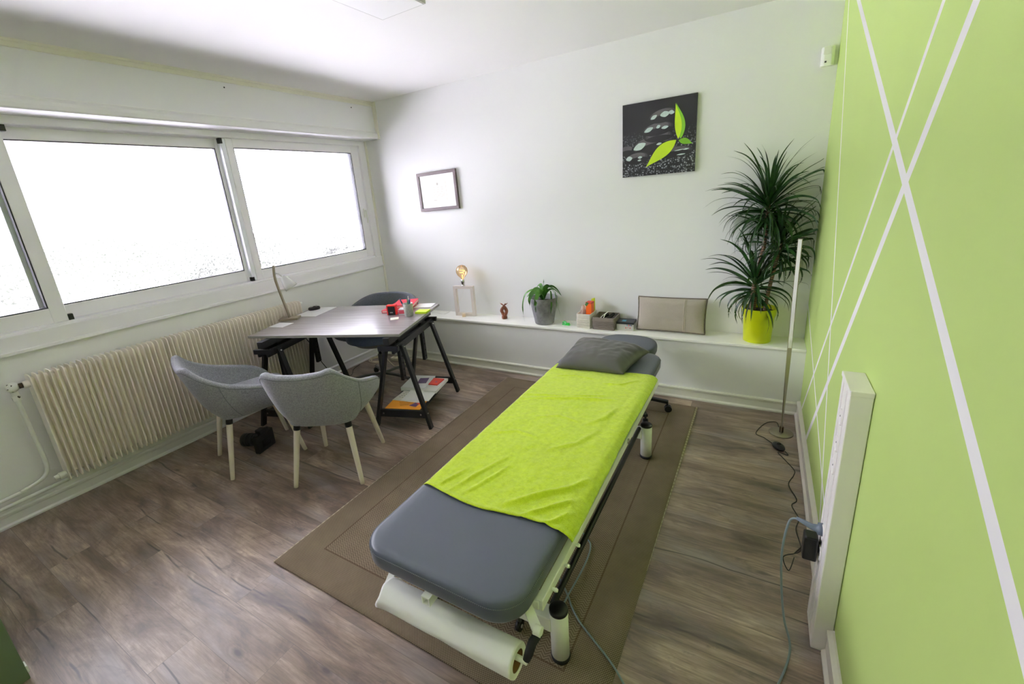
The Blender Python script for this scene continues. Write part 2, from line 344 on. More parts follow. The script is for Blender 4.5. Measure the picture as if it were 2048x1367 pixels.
# outdoors: ground and hedge beyond the window
struct(BX(-30, -25, -0.3, -4.6, 25, 0.5).build('ground_bank', mat('pale_gravel', RGB(210, 208, 214), 0.9, var=0.1, vs_=20)))
struct(BX(-30, -25, -0.35, -0.6, 25, -0.3).build('ground_outside', mat('pale_gravel', RGB(210, 208, 214), 0.9, var=0.1, vs_=20)))
hg = MB(); random.seed(4)
def hedge_fn(u, v):
    y = -14 + 30 * u; a = v * PI; dx = math.cos(a); z = math.sin(a)
    n = noise.noise(Vector((y * 1.1, v * 3, 2))) * 0.25 + noise.noise(Vector((y * 5, v * 14, 7))) * 0.09
    return (-6.4 + 0.35 * math.sin(y * 0.5) + dx * (0.65 + n), y, 0.45 + (0.72 + 0.12 * math.sin(y * 0.8 + 1)) * (z * (1 + n)))
hg.grid(hedge_fn, 420, 40)
hm, t_, b_ = nt('hedge_leaves'); cc = coord(t_); t_.links.new(ramp(t_, noise_(t_, cc, 28, 6, 0.75), [(0.38, RGB(27, 28, 27)), (0.48, RGB(38, 39, 37)), (0.6, RGB(70, 71, 68))]), b_.inputs['Base Color']); b_.inputs['Roughness'].default_value = 0.8; b_.inputs['Specular IOR Level'].default_value = 0.0
ho = hg.build('hedge', hm); tag(ho, 'clipped hedge outside beyond the window, washed out by daylight', 'hedge')

# ------------------------------------------------------------------ ceiling panel
p = thing('ceiling_light_panel', 'flat white light panel with thin metal frame on the ceiling', 'ceiling light', (1.832, -1.815, 2.475))
BX(-0.147, -0.60, 0.010, 0.147, 0.64, 0.028).build('frame', mat('panel_aluminium', RGB(205, 205, 202), 0.4, 0.3), p, bevel=0.001)
BX(-0.138, -0.591, 0.0085, 0.138, 0.631, 0.0102).build('diffuser', mat('panel_diffuser', RGB(240, 240, 240), 0.5, var=0.005), p)

# ------------------------------------------------------------------ rug
def rug_mat():
    m, t, b = nt('flatwoven_rug'); co = coord(t); sep = mk(t, 'ShaderNodeSeparateXYZ'); t.links.new(co, sep.inputs[0]); x, y = sep.outputs[0], sep.outputs[1]
    ex = math_(t, 'SUBTRACT', 0.765, math_(t, 'ABSOLUTE', x)); ey = math_(t, 'SUBTRACT', 1.12, math_(t, 'ABSOLUTE', y)); e = math_(t, 'MINIMUM', ex, ey)
    fx, fy = 780.0, 680.0
    wv = math_(t, 'MULTIPLY', math_(t, 'SINE', math_(t, 'MULTIPLY', x, fx)), math_(t, 'SINE', math_(t, 'MULTIPLY', y, fy)))
    zz = math_(t, 'SINE', math_(t, 'MULTIPLY', math_(t, 'ADD', y, math_(t, 'MULTIPLY', math_(t, 'PINGPONG', x, 0.016), 0.9)), 560.0))
    inner = math_(t, 'GREATER_THAN', e, 0.16)
    ry = math_(t, 'SINE', math_(t, 'MULTIPLY', math_(t, 'ADD', x, math_(t, 'MULTIPLY', math_(t, 'PINGPONG', y, 0.02), 0.7)), 480.0))
    h = mk(t, 'ShaderNodeMix', data_type='FLOAT'); t.links.new(inner, h.inputs[0]); t.links.new(wv, h.inputs[2]); t.links.new(math_(t, 'MULTIPLY', zz, 0.6), h.inputs[3])
    fac = math_(t, 'ADD', math_(t, 'MULTIPLY', h.outputs[0], 0.5), 0.5)
    n = noise_(t, co, 9, 4); fac2 = math_(t, 'ADD', math_(t, 'MULTIPLY', fac, 0.75), math_(t, 'MULTIPLY', n, 0.25))
    c = ramp(t, fac2, [(0.1, RGB(80, 70, 58)), (0.5, RGB(122, 108, 90)), (0.9, RGB(158, 143, 121))])
    line = math_(t, 'LESS_THAN', math_(t, 'ABSOLUTE', math_(t, 'SUBTRACT', e, 0.16)), 0.0035)
    c = mixc(t, math_(t, 'MULTIPLY', line, 0.6), c, RGB(80, 62, 46))
    edge = math_(t, 'LESS_THAN', ex, 0.004)
    st = math_(t, 'ADD', math_(t, 'MULTIPLY', math_(t, 'SINE', math_(t, 'MULTIPLY', y, 200.0)), 0.25), 0.65)
    c = mixc(t, math_(t, 'MULTIPLY', edge, st), c, RGB(196, 184, 160))
    t.links.new(c, b.inputs['Base Color']); b.inputs['Roughness'].default_value = 0.95; b.inputs['Specular IOR Level'].default_value = 0.1
    bump(t, b, fac, 0.6, 0.002)
    return m
mb = MB()
def rug_fn(u, v):
    x = -0.765 + 1.53 * u; y = -1.12 + 2.24 * v; z = 0.008
    e = (1 - u) * 1.53
    if v < 0.12: z += 0.004 * (1 - v / 0.12) * (0.5 + 0.5 * math.sin(u * 14)) * 0.3
    x += 0.006 * math.sin(y * 1.7) * (1 if u > 0.9 else 0.3)
    return (x, y, z)
mb.grid(rug_fn, 60, 80); o = mb.build('rug', rug_mat(), smooth=True, loc=(2.425, -1.265, 0)); md = o.modifiers.new('s', 'SOLIDIFY'); md.thickness = 0.007; md.offset = -1
tag(o, 'large brown flatwoven rug with banded border under the treatment table', 'rug')

# ------------------------------------------------------------------ radiator and pipes
rad = thing('radiator', 'long cream ribbed radiator under the window', 'radiator', (0.0, -1.78, 0.0))
z0, z1 = 0.165, 0.822; mb = MB(); y = -2.64 + 1.78; n = 0
def plate(mb, y, th, xa, xb, za, zb, r):
    pts = []
    for (cx, cz, a0) in ((xb - r, za + r, -90), (xb - r, zb - r, 0), (xa + r, zb - r, 90), (xa + r, za + r, 180)):
        for k in range(5): a = math.radians(a0 + 90 * k / 4); pts.append((cx + r * math.cos(a), cz + r * math.sin(a)))
    A = [mb.v((x, y - th / 2, z)) for x, z in pts]; B = [mb.v((x, y + th / 2, z)) for x, z in pts]; N = len(pts)
    mb.f(A); mb.f(list(reversed(B)))
    for i in range(N): mb.f([A[i], B[i], B[(i + 1) % N], A[(i + 1) % N]])
NS = 62
for i in range(NS):
    yy = -0.86 + i * 0.0275; plate(mb, yy, 0.0052, 0.055, 0.158, z0, z1, 0.022)
for i in range(NS - 1):
    yy = -0.86 + (i + 0.5) * 0.0275; plate(mb, yy, 0.0275, 0.068, 0.098, z0 + 0.02, z1 - 0.02, 0.02)
mb.build('radiator_body', radm, rad)
mb = MB(); mb.tube([(0.105, -0.888, 0.772), (0.105, -0.86, 0.772)], 0.021, 16); mb.build('inlet', radm, rad, bevel=0.003); mb = MB(); mb.tube([(0.102, -0.905, 0.772), (0.103, -0.888, 0.772)], 0.015, 6); mb.build('nut', mat('worn_brass', RGB(96, 78, 66), 0.4, 0.6), rad)
mb = MB(); mb.tube([(0.105, -0.895, 0.20), (0.105, -0.86, 0.20)], 0.02, 14); mb.tube([(0.105, -0.915, 0.20), (0.105, -0.893, 0.20)], 0.014, 6); mb.build('drain_plug', whitem, rad, bevel=0.002)
mb = MB(); mb.tube([(0.105, 0.83, 0.79), (0.105, 0.862, 0.79)], 0.015, 14); mb.build('drain_plug', whitem, rad, bevel=0.002)
chip = nt('chipped_white_paint'); m_, t_, b_ = chip; cc = coord(t_)
t_.links.new(mixc(t_, ramp_v(t_, noise_(t_, cc, 55, 3, 0.6), 0.62, 0.64), RGB(240, 240, 236), RGB(70, 60, 55)), b_.inputs['Base Color']); b_.inputs['Roughness'].default_value = 0.35
mb = MB(); mb.tube([(0.102, -0.904, 0.772), (0.098, -0.915, 0.772), (0.080, -0.930, 0.770)], [0.016, 0.022, 0.024], 16)
mb.sphere((0.088, -0.925, 0.772), 0.028); mb.tube([(0.080, -0.925, 0.765), (0.080, -0.925, 0.700)], [0.016, 0.014], 14); mb.tube([(0.080, -0.925, 0.722), (0.080, -0.925, 0.692)], 0.019, 6)
mb.build('valve', m_, rad, bevel=0.002)
pm = mat('pipe_white', RGB(236, 238, 234), 0.35)
mb = MB(); mb.tube(bez([(0.080, -2.705, 0.70), (0.064, -2.70, 0.50), (0.060, -2.695, 0.29), (0.060, -2.725, 0.215), (0.060, -2.82, 0.187), (0.060, -2.95, 0.176), (0.060, -4.28, 0.12)], 10), 0.0105, 14)
tag(mb.build('heating_pipe', pm), 'white pipe bending down the wall from the radiator valve', 'pipe')
mb = MB(); mb.tube(bez([(0.058, -2.60, 0.160), (0.058, -2.64, 0.142), (0.058, -2.80, 0.137), (0.058, -4.28, 0.085)], 10), 0.0105, 14)
tag(mb.build('heating_pipe', pm), 'white pipe running low above the skirting board', 'pipe')

# ------------------------------------------------------------------ trunking column with sockets
p = thing('socket_column', 'white upright cable trunking column with sockets on the green wall', 'cable trunking', (3.7625, -1.695, 0))
colm = mat('trunking_white', RGB(240, 236, 234), 0.35, var=0.03, vs_=10)
mb = BX(-0.0265, -0.074, 0.0, 0.0265, 0.074, 0.935); mb.build('trunking_body', colm, p, bevel=0.003)
mb = MB(); mb.prism([(-0.029, -0.073), (-0.026, -0.077), (0.0265, -0.077), (0.0265, 0.077), (-0.029, 0.077)], 0.935, 0.95); mb.build('end_cap', colm, p, bevel=0.002)
BX(-0.0285, 0.030, 0.02, -0.0265, 0.036, 0.93).box(-0.0285, -0.036, 0.02, -0.0265, -0.030, 0.93).build('cover_rib', colm, p)
for zz in (0.83, 0.74, 0.66, 0.41, 0.33):
    q = MB(); q.X = Matrix.Translation((-0.0265, 0.0, zz)) @ Matrix.Rotation(-PI / 2, 4, 'Y')
    q.lathe([(0.026, 0), (0.026, 0.003), (0.021, 0.004), (0.019, 0.001)], n=24); so = q.build('socket', colm, p)
    q = MB(); q.X = Matrix.Translation((-0.0278, 0.0, zz)) @ Matrix.Rotation(-PI / 2, 4, 'Y')
    for s_ in (-1, 1): q.lathe([(0.003, 0), (0.003, 0.0006)], 0, s_ * 0.0095, 8)
    q.build('pin_hole', seam, so)
grey_c = mat('grey_cable', RGB(120, 134, 140), 0.5)
t_ = thing('power_cable', 'grey cable with plug in the white socket column', 'cable', (3.735, -1.68, 0.41))
cb = MB(); path = bez([(3.665, -1.675, 0.425), (3.645, -1.67, 0.40), (3.634, -1.685, 0.29), (3.641, -1.72, 0.17), (3.655, -1.765, 0.08), (3.675, -1.83, 0.012), (3.62, -2.02, 0.006), (3.50, -2.38, 0.006), (3.36, -2.45, 0.006), (3.229, -2.19, 0.013), (3.013, -2.035, 0.015), (2.93, -1.945, 0.015), (2.84, -1.86, 0.015), (2.78, -1.80, 0.015)], 14)
cb.tube(path, 0.0036, 8); o = cb.build('cord', grey_c, t_); o.matrix_parent_inverse = Matrix.Translation((-3.735, 1.68, -0.41))
mb = MB(); mb.tube([(0, 0, 0), (-0.012, 0, 0), (-0.014, 0, 0), (-0.03, 0, 0.002), (-0.072, 0.006, 0.016)], [0.021, 0.020, 0.013, 0.010, 0.005], 16); mb.build('plug', mat('grey_plug', RGB(104, 116, 130), 0.45), t_)
mb = MB(); mb.tube(bez([(2.70, -1.45, 0.015), (2.80, -1.54, 0.015), (2.895, -1.63, 0.015), (2.938, -1.675, 0.015), (2.950, -1.78, 0.015), (2.945, -1.95, 0.0235), (2.93, -2.03, 0.018), (2.85, -2.08, 0.015), (2.72, -2.02, 0.015)], 14), 0.0036, 8)
tag(mb.build('table_cable', grey_c), 'grey cable looping on the rug beneath the treatment table', 'cable')
p = thing('plug_adapter', 'black plug adapter in the lower socket of the white column', 'adapter', (3.735, -1.675, 0.335))
BX(-0.046, -0.024, -0.048, -0.006, 0.024, 0.042).build('housing', blackp, p, bevel=0.006, seg=3); MBa = MB(); MBa.tube([(-0.006, 0, 0), (-0.0005, 0, 0)], 0.018, 20); MBa.build('plug_face', blackp, p)

# ------------------------------------------------------------------ floor lamp
p = thing('floor_lamp', 'slim twisted metal floor lamp in the corner by the green wall', 'floor lamp', (3.686, -0.30, 0))
nickel = mat('satin_nickel', RGB(168, 160, 142), 0.32, 0.9, var=0.03)
mb = MB(); mb.lathe([(0.063, 0), (0.064, 0.004), (0.062, 0.007), (0, 0.008)], n=40); mb.build('base', nickel, p)
mb = MB()
def strip(mb, z0, z1, off, w, th, tw0, n=60, H_=1.19):
    rings = []
    for i in range(n + 1):
        z = z0 + (z1 - z0) * i / n; a = math.radians(78 - 92 * sm(z / H_ / 0.75)) + tw0; lx = -0.012 * z / H_
        ca, sa = math.cos(a), math.sin(a)
        rings.append([mb.v((lx + u * ca - (v + off) * sa, u * sa + (v + off) * ca, z)) for u, v in ((-w / 2, -th / 2), (w / 2, -th / 2), (w / 2, th / 2), (-w / 2, th / 2))])
    for A, B in zip(rings, rings[1:]):
        for k in range(4): mb.f([A[k], A[(k + 1) % 4], B[(k + 1) % 4], B[k]])
    mb.f(rings[0][::-1]); mb.f(rings[-1])
strip(mb, 0.006, 1.19, 0.0, 0.022, 0.006, 0); mb.build('pole', nickel, p)
mb = MB(); strip(mb, 0.56, 1.185, -0.0042, 0.017, 0.003, 0, 40); mb.build('light_strip', mat('opal_strip', RGB(236, 232, 236), 0.4), p)
mb = MB(); mb.tube([(0, 0, 0.007), (0, 0, 0.045)], 0.011, 12); mb.build('collar', mat('dark_bronze', RGB(90, 66, 52), 0.4, 0.6), p)
bl = mat('black_cord', RGB(14, 14, 15), 0.5)
P_ = [(3.676, -0.24, 0.004), (3.66, -0.17, 0.004), (3.601, -0.215, 0.004), (3.553, -0.36, 0.004), (3.595, -0.40, 0.004), (3.638, -0.455, 0.006)]
mb = MB(); mb.tube(bez(P_, 10), 0.0022, 6)
P_ = [(3.70, -0.52, 0.006), (3.712, -0.555, 0.004), (3.665, -0.54, 0.004), (3.692, -0.60, 0.004), (3.735, -0.693, 0.004), (3.731, -0.75, 0.004), (3.706, -0.844, 0.004), (3.735, -0.957, 0.004), (3.713, -1.012, 0.004), (3.736, -1.10, 0.004), (3.722, -1.184, 0.004), (3.735, -1.30, 0.006), (3.70, -1.42, 0.07), (3.70, -1.56, 0.22), (3.698, -1.648, 0.315)]
mb.tube(bez(P_, 10), 0.0022, 6); mb.tube(bez([(3.70, -1.42, 0.07), (3.66, -1.47, 0.08), (3.68, -1.5, 0.05), (3.70, -1.43, 0.06)], 8), 0.002, 6)
o = mb.build('cord', bl, p); o.matrix_parent_inverse = Matrix.Translation((-3.686, 0.30, 0))
mb = MB(); mb.X = Matrix.Rotation(math.radians(-60), 4, 'Z'); mb.sphere((0, 0, 0.0), 0.5, sc=(0.088, 0.056, 0.036)); mb.sphere((0.0, 0.0, 0.012), 0.5, sc=(0.026, 0.026, 0.026))
mb.build('foot_switch', blackp, p, smooth=True, loc=(-0.018, -0.19, 0.0135))

# ------------------------------------------------------------------ wall things
p = thing('motion_detector', 'small white motion detector high on the wall near the green corner', 'motion detector', (3.738, YU, 2.15))
mb = MB(); mb.prism([(-0.031, 0), (0.031, 0), (0.031, -0.03), (0.018, -0.045), (-0.018, -0.045), (-0.031, -0.03)], -0.05, 0.05); b_o = mb.build('housing', whitem, p, bevel=0.005, seg=3)
BX(-0.022, -0.047, 0.008, 0.014, -0.044, 0.045).build('lens', mat('detector_lens', RGB(228, 228, 224), 0.5), p, bevel=0.002)
BX(-0.014, -0.0475, -0.034, -0.005, -0.0445, -0.025).build('camera_eye', blackp, p)
# canvas with black pebbles and bamboo leaves
p = thing('canvas_print', 'square wall print of stacked black pebbles with bright green leaves', 'wall art', (2.823, YU - 0.011, 1.84))
s = 0.243
BX(-s, -0.011, -s, s, 0.0105, s).build('canvas_edge', mat('canvas_edge', RGB(38, 38, 40), 0.6), p)
grav = nt('print_gravel'); m_, t_, b_ = grav; cc = coord(t_); sp = mk(t_, 'ShaderNodeSeparateXYZ'); t_.links.new(cc, sp.inputs[0])
v_ = mk(t_, 'ShaderNodeTexVoronoi', i_Scale=80.0); t_.links.new(cc, v_.inputs['Vector'])
gc = ramp(t_, v_.outputs['Distance'], [(0.12, RGB(196, 200, 204)), (0.35, RGB(96, 98, 104)), (0.6, RGB(26, 26, 30))])
msk = math_(t_, 'MULTIPLY', ramp_v(t_, sp.outputs[2], 0.06, -0.12), ramp_v(t_, noise_(t_, cc, 30, 3), 0.30, 0.5))
c_ = mixc(t_, msk, RGB(27, 26, 29), gc)
t_.links.new(c_, b_.inputs['Base Color']); b_.inputs['Roughness'].default_value = 0.35
st1 = mat('print_stone', RGB(70, 66, 70), 0.35, var=0.55, vs_=40); st2 = mat('print_stone_dark', RGB(30, 28, 32), 0.35, var=0.5, vs_=50)
hl = mat('print_highlight', RGB(188, 206, 202), 0.35, var=0.25, vs_=60); lf = mat('print_leaf', RGB(184, 216, 30), 0.35, var=0.1, vs_=20); lf2 = mat('print_leaf_dark', RGB(112, 172, 30), 0.35, var=0.15, vs_=20)
mb = MB(); LY = [-0.0112]
def flat(poly, mi):
    LY[0] -= 0.00008; poly = [(max(-1, min(1, x)), max(-1, min(1, z))) for x, z in poly]; mb.mi = mi; mb.f([mb.v((x * s, LY[0], z * s)) for x, z in poly])
def ell(cx, cz, a, b_, rot, mi, n=36, pw=1.0):
    r = math.radians(rot); P = []
    for k in range(n):
        t2 = 2 * PI * k / n; c_, s_ = math.cos(t2), math.sin(t2); x = a * math.copysign(abs(c_) ** pw, c_); z = b_ * math.copysign(abs(s_) ** pw, s_)
        P.append((cx + x * math.cos(r) - z * math.sin(r), cz + x * math.sin(r) + z * math.cos(r)))
    flat(P, mi)
flat([(-1, -1), (1, -1), (1, 1), (-1, 1)], 0)
def stone(cx, cz, a, b_, rot, gl=()):
    for k, (sc_, up_) in enumerate(((1.0, 0.0), (0.93, 0.10), (0.84, 0.20), (0.70, 0.32))): ell(cx - a * 0.015 * k, cz + b_ * up_, a * sc_, b_ * sc_ * (0.92 if k else 1), rot, (2, 6, 1, 7)[k])
    ell(cx + a * 0.05, cz - b_ * 0.35, a * 0.86, b_ * 0.55, rot, 2)
    for dx, dz, w_, h_, rr in gl: ell(cx + dx * a, cz + dz * b_, w_ * a, h_ * b_, rr, 3, pw=1.35)
stone(0.40, -0.44, 0.58, 0.15, 3, ((0.3, 0.3, 0.22, 0.10, 6), (0.62, 0.35, 0.14, 0.12, 6), (0.4, -0.5, 0.2, 0.12, 3)))
stone(-0.86, -0.27, 0.24, 0.15, 0, ())
stone(-0.12, -0.18, 0.62, 0.26, 8, ((-0.62, 0.0, 0.30, 0.36, 22), (0.25, 0.05, 0.12, 0.12, 10)))
stone(-0.58, -0.50, 0.36, 0.16, 6, ((-0.62, 0.1, 0.26, 0.42, 10), (0.25, 0.15, 0.18, 0.22, 5), (0.2, -0.35, 0.15, 0.15, 5)))
stone(0.02, 0.03, 0.40, 0.15, 2, ())
stone(0.0, 0.23, 0.44, 0.17, 6, ((-0.58, 0.05, 0.30, 0.34, 22), (0.42, 0.12, 0.22, 0.24, 8), (0.02, 0.35, 0.14, 0.25, 30)))
stone(0.13, 0.56, 0.40, 0.18, 8, ((-0.62, -0.05, 0.24, 0.28, 28), (0.12, 0.18, 0.32, 0.42, 8), (0.55, 0.3, 0.20, 0.3, -10)))
def leaf(P0, P1, w, bend, mi, split=None):
    n = 18; a = Vector((P0[0], P0[1])); b2 = Vector((P1[0], P1[1])); d = b2 - a; nn = Vector((-d.y, d.x)).normalized(); L_, R_ = [], []
    for k in range(n + 1):
        t2 = k / n; c_ = a + d * t2 + nn * bend * math.sin(PI * t2); ww = w * (math.sin(PI * t2 ** 0.74) ** 1.25 if 0 < t2 < 1 else 0)
        L_.append(c_ + nn * ww); R_.append(c_ - nn * ww)
    flat([(q.x, q.y) for q in L_ + R_[::-1][1:-1]], mi)
    if split: flat([(q.x, q.y) for q in [x_ * 0.5 + y_ * 0.5 for x_, y_ in zip(L_, R_)][::1] + R_[::-1][1:-1]], split)
leaf((0.50, -0.12), (-0.33, -0.78), 0.17, -0.03, 4); leaf((0.56, -0.14), (0.93, -0.27), 0.08, 0.02, 5)
leaf((0.62, -0.10), (0.47, 0.83), 0.13, -0.03, 5, None); leaf((0.55, -0.10), (0.45, 0.83), 0.09, -0.03, 4)
mb.build('print', [m_, st1, st2, hl, lf, lf2, mat('print_stone_mid', RGB(48, 45, 50), 0.35, var=0.4, vs_=40), mat('print_stone_light', RGB(92, 88, 92), 0.35, var=0.4, vs_=30)], p)
# framed certificate, hung a little askew
p = thing('framed_certificate', 'certificate in a dark wooden frame on the wall above the desk', 'framed certificate', (0.856, YU - 0.013, 1.633)); p.rotation_euler = (0, math.radians(-1.0), 0)
fw = mat('dark_walnut', RGB(88, 74, 74), 0.45, var=0.25, vs_=25, ss=(1, 1, 5)); a, b_, w = 0.228, 0.176, 0.029
mb = MB()
for (x0, z0_, x1, z1_) in ((-a, -b_, a, -b_ + w), (-a, b_ - w, a, b_), (-a, -b_ + w, -a + w, b_ - w), (a - w, -b_ + w, a, b_ - w)): mb.box(x0, -0.012, z0_, x1, 0.012, z1_)
mb.build('frame', fw, p, bevel=0.003)
BX(-a + w, -0.004, -b_ + w, a - w, 0.012, b_ - w).build('mat_board', mat('passepartout', RGB(246, 245, 248), 0.25, var=0.005), p)
mb = BX(-0.115, -0.0052, -0.105, 0.130, -0.004, 0.098); mb.mi = 1
mb.box(-0.098, -0.0056, 0.089, 0.118, -0.0052, 0.0905); mb.box(0.100, -0.0056, -0.095, 0.1025, -0.0052, 0.085)
for zz, x0, x1 in ((0.030, -0.06, 0.07), (0.012, -0.075, 0.08), (-0.010, -0.055, 0.06), (-0.03, -0.08, 0.085), (-0.042, -0.08, 0.085), (-0.054, -0.08, 0.07)): mb.box(x0, -0.0056, zz, x1, -0.0052, zz + 0.0025)
mb.box(-0.055, -0.0056, -0.085, -0.015, -0.0052, -0.079)
mb.X = Matrix.Translation((0.005, -0.0053, 0.062)) @ Matrix.Rotation(PI / 2, 4, 'X'); mb.lathe([(0.012, 0), (0.012, 0.0003)], n=16)
mb.build('certificate', [mat('parchment', RGB(246, 241, 226), 0.5, var=0.01), mat('faded_ink', RGB(176, 170, 160), 0.6)], p)

# ------------------------------------------------------------------ massage table
vinyl = mat('grey_vinyl', RGB(80, 87, 99), 0.34, var=0.03, bmp=0.12, bs=420, bd=0.0006, spec=0.5)
vinyl_s = vinyl
def rrect(x0, y0, x1, y1, r, n=10):
    P = []
    for cx, cy, a0 in ((x1 - r, y0 + r, -90), (x1 - r, y1 - r, 0), (x0 + r, y1 - r, 90), (x0 + r, y0 + r, 180)):
        for k in range(n + 1): a = math.radians(a0 + 90 * k / n); P.append((cx + r * math.cos(a), cy + r * math.sin(a)))
    return P
def pad(mb, polyf, z0, z1, dome=0.004):
    prof = [(0.012, z0), (0.003, z0 + 0.004), (0.0, z0 + 0.012), (-0.001, (z0 + z1) / 2), (0.0, z1 - 0.016), (0.0035, z1 - 0.007), (0.010, z1 - 0.002), (0.022, z1), (0.06, z1 + dome)]
    rings = []
    for d, z in prof: rings.append([mb.v((x, y, z)) for x, y in polyf(d)])
    n = len(rings[0])
    for A, B in zip(rings, rings[1:]):
        for k in range(n): mb.f([A[k], A[(k + 1) % n], B[(k + 1) % n], B[k]], True)
    mb.f(rings[0][::-1]); f_ = mb.f(rings[-1], True)
TZ = 0.502
mt = thing('treatment_table', 'grey padded treatment table on a white metal frame standing on the rug', 'massage table', (2.72, -1.53, 0))
MI = Matrix.Translation((-2.72, 1.53, 0))
def tp(o, parent=None):
    o.parent = parent or mt; 
    if not parent: o.matrix_parent_inverse = MI
    return o
mb = MB(); pad(mb, lambda d: rrect(2.428 + d, -2.476 + d, 3.014 - d, -0.46 - d, 0.10 - d * 0.8), TZ - 0.07, TZ, 0.002)
cu = tp(mb.build('cushion', vinyl))
mb = MB(); P_ = [(x, y, TZ - 0.0165) for x, y in rrect(2.4275, -2.4765, 3.0145, -0.4595, 0.1005, 14)]; mb.tube(P_, 0.0014, 6, closed=True)
stm, t_, b_ = nt('stitched_piping'); cc = coord(t_); sp = mk(t_, 'ShaderNodeSeparateXYZ'); t_.links.new(cc, sp.inputs[0])
sn = math_(t_, 'GREATER_THAN', math_(t_, 'SINE', math_(t_, 'MULTIPLY', math_(t_, 'ADD', sp.outputs[0], sp.outputs[1]), 1000.0)), -0.3)
t_.links.new(mixc(t_, sn, RGB(64, 68, 73), RGB(112, 116, 120)), b_.inputs['Base Color']); b_.inputs['Roughness'].default_value = 0.6
o = mb.build('stitching', stm, cu)
mb = MB()
def headpoly(d):   # rounded head pad
    P = []
    for k in range(48):
        a = 2 * PI * k / 48; c_, s_ = math.cos(a), math.sin(a)
        P.append((2.748 + (0.200 - d) * math.copysign(abs(c_) ** 0.82, c_), -0.355 + (0.195 - d) * math.copysign(abs(s_) ** 0.82, s_)))
    return P
pad(mb, headpoly, TZ - 0.052, TZ + 0.010, 0.002); tp(mb.build('head_cushion', vinyl_s))
# frame
mb = MB()
for x in (2.440, 3.020): mb.box(x - 0.012, -2.345, 0.392, x + 0.012, -0.70, 0.428)
for y in (-2.33, -1.5, -0.72): mb.box(2.440, y - 0.02, 0.394, 3.020, y + 0.02, 0.426)
mb.box(2.68, -2.45, 0.392, 2.72, -2.33, 0.428)
tp(mb.build('top_frame', whitem, bevel=0.003))
for x in (2.60, 2.84):
    mb = MB(); mb.bar((x, -2.18, 0.17), (x, -1.05, 0.40), 0.04, 0.05); tp(mb.build('lift_arm', whitem, bevel=0.004))
mb = MB(); mb.tube([(2.72, -1.9, 0.14), (2.72, -1.45, 0.30)], 0.022, 16); tp(mb.build('lift_motor', mat('motor_grey', RGB(60, 62, 64), 0.5)))
for y in (-2.185, -0.887):
    mb = BX(2.46, y - 0.028, 0.135, 2.985, y + 0.028, 0.190); tp(mb.build('cross_beam', whitem, bevel=0.004))
for x in (2.455, 3.005):
    for y in (-2.185, -0.887):
        mb = MB(); mb.lathe([(0.031, 0.026), (0.031, 0.212)], x, y, 32); f_ = tp(mb.build('foot_tube', whitem))
        mb = MB(); mb.lathe([(0.0315, 0.212), (0.0315, 0.222), (0.028, 0.226), (0, 0.227)], x, y, 32); mb.build('top_cap', blackp, f_)
        mb = MB(); mb.lathe([(0.026, 0.0125), (0.033, 0.0135), (0.034, 0.024), (0.0315, 0.028)], x, y, 32); mb.build('rubber_foot', rubber, f_)
for x in (2.485, 2.972):
    mb = MB(); mb.tube([(x, -2.155, 0.195), (x, -0.918, 0.205)], 0.0115, 14); tp(mb.build('switch_bar', blackp))
for y, z, r in ((-2.085, 0.409, 0.007), (-2.178, 0.408, 0.007), (-2.276, 0.408, 0.007)):
    mb = MB(); mb.tube([(3.032, y, z), (3.043, y, z), (3.049, y, z)], [0.004, r, r * 0.7], 12); tp(mb.build('peg', whitem))
mb = MB(); mb.tube([(3.032, -1.405, 0.415), (3.038, -1.405, 0.415)], 0.012, 16); tp(mb.build('bolt', chrome))
for x in (2.62, 2.835):
    for y in (-2.165, -0.91):
        mb = MB(); mb.tube([(x - 0.009, y, 0.034), (x + 0.009, y, 0.034)], 0.0215, 20); w_ = tp(mb.build('castor', blackp))
        mb = MB(); mb.tube([(x + 0.009, y, 0.034), (x + 0.013, y, 0.034)], 0.007, 10); mb.tube([(x, y, 0.05), (x, y, 0.136)], 0.007, 10); mb.build('axle', steel, w_)
# paper roll holder
mb = MB(); mb.bar((2.505, -2.36, 0.40), (2.505, -2.452, 0.325), 0.008, 0.026, (1, 0, 0)); mb.tube([(2.50, -2.452, 0.325), (3.03, -2.452, 0.325)], 0.008, 12)
mb.bar((2.965, -2.345, 0.428), (3.042, -2.408, 0.404), 0.028, 0.008); mb.tube([(3.036, -2.41, 0.402), (3.058, -2.41, 0.402)], 0.014, 14)
tp(mb.build('roll_holder', whitem, bevel=0.001))
mb = MB(); mb.tube([(3.049, -2.41, 0.395), (3.036, -2.425, 0.372), (3.030, -2.44, 0.345), (3.026, -2.450, 0.328)], [0.012, 0.0125, 0.0125, 0.010], 14); tp(mb.build('handle_grip', rubber))
mb = MB()
for q_ in ((2.712, 0.400, 2.716, 0.430), (2.738, 0.400, 2.742, 0.430), (2.716, 0.400, 2.738, 0.404), (2.716, 0.426, 2.738, 0.430)): mb.box(q_[0] - 0.01, -2.488, q_[1], q_[2] - 0.01, -2.42, q_[3])
mb.build('socket_tube', whitem, cu)
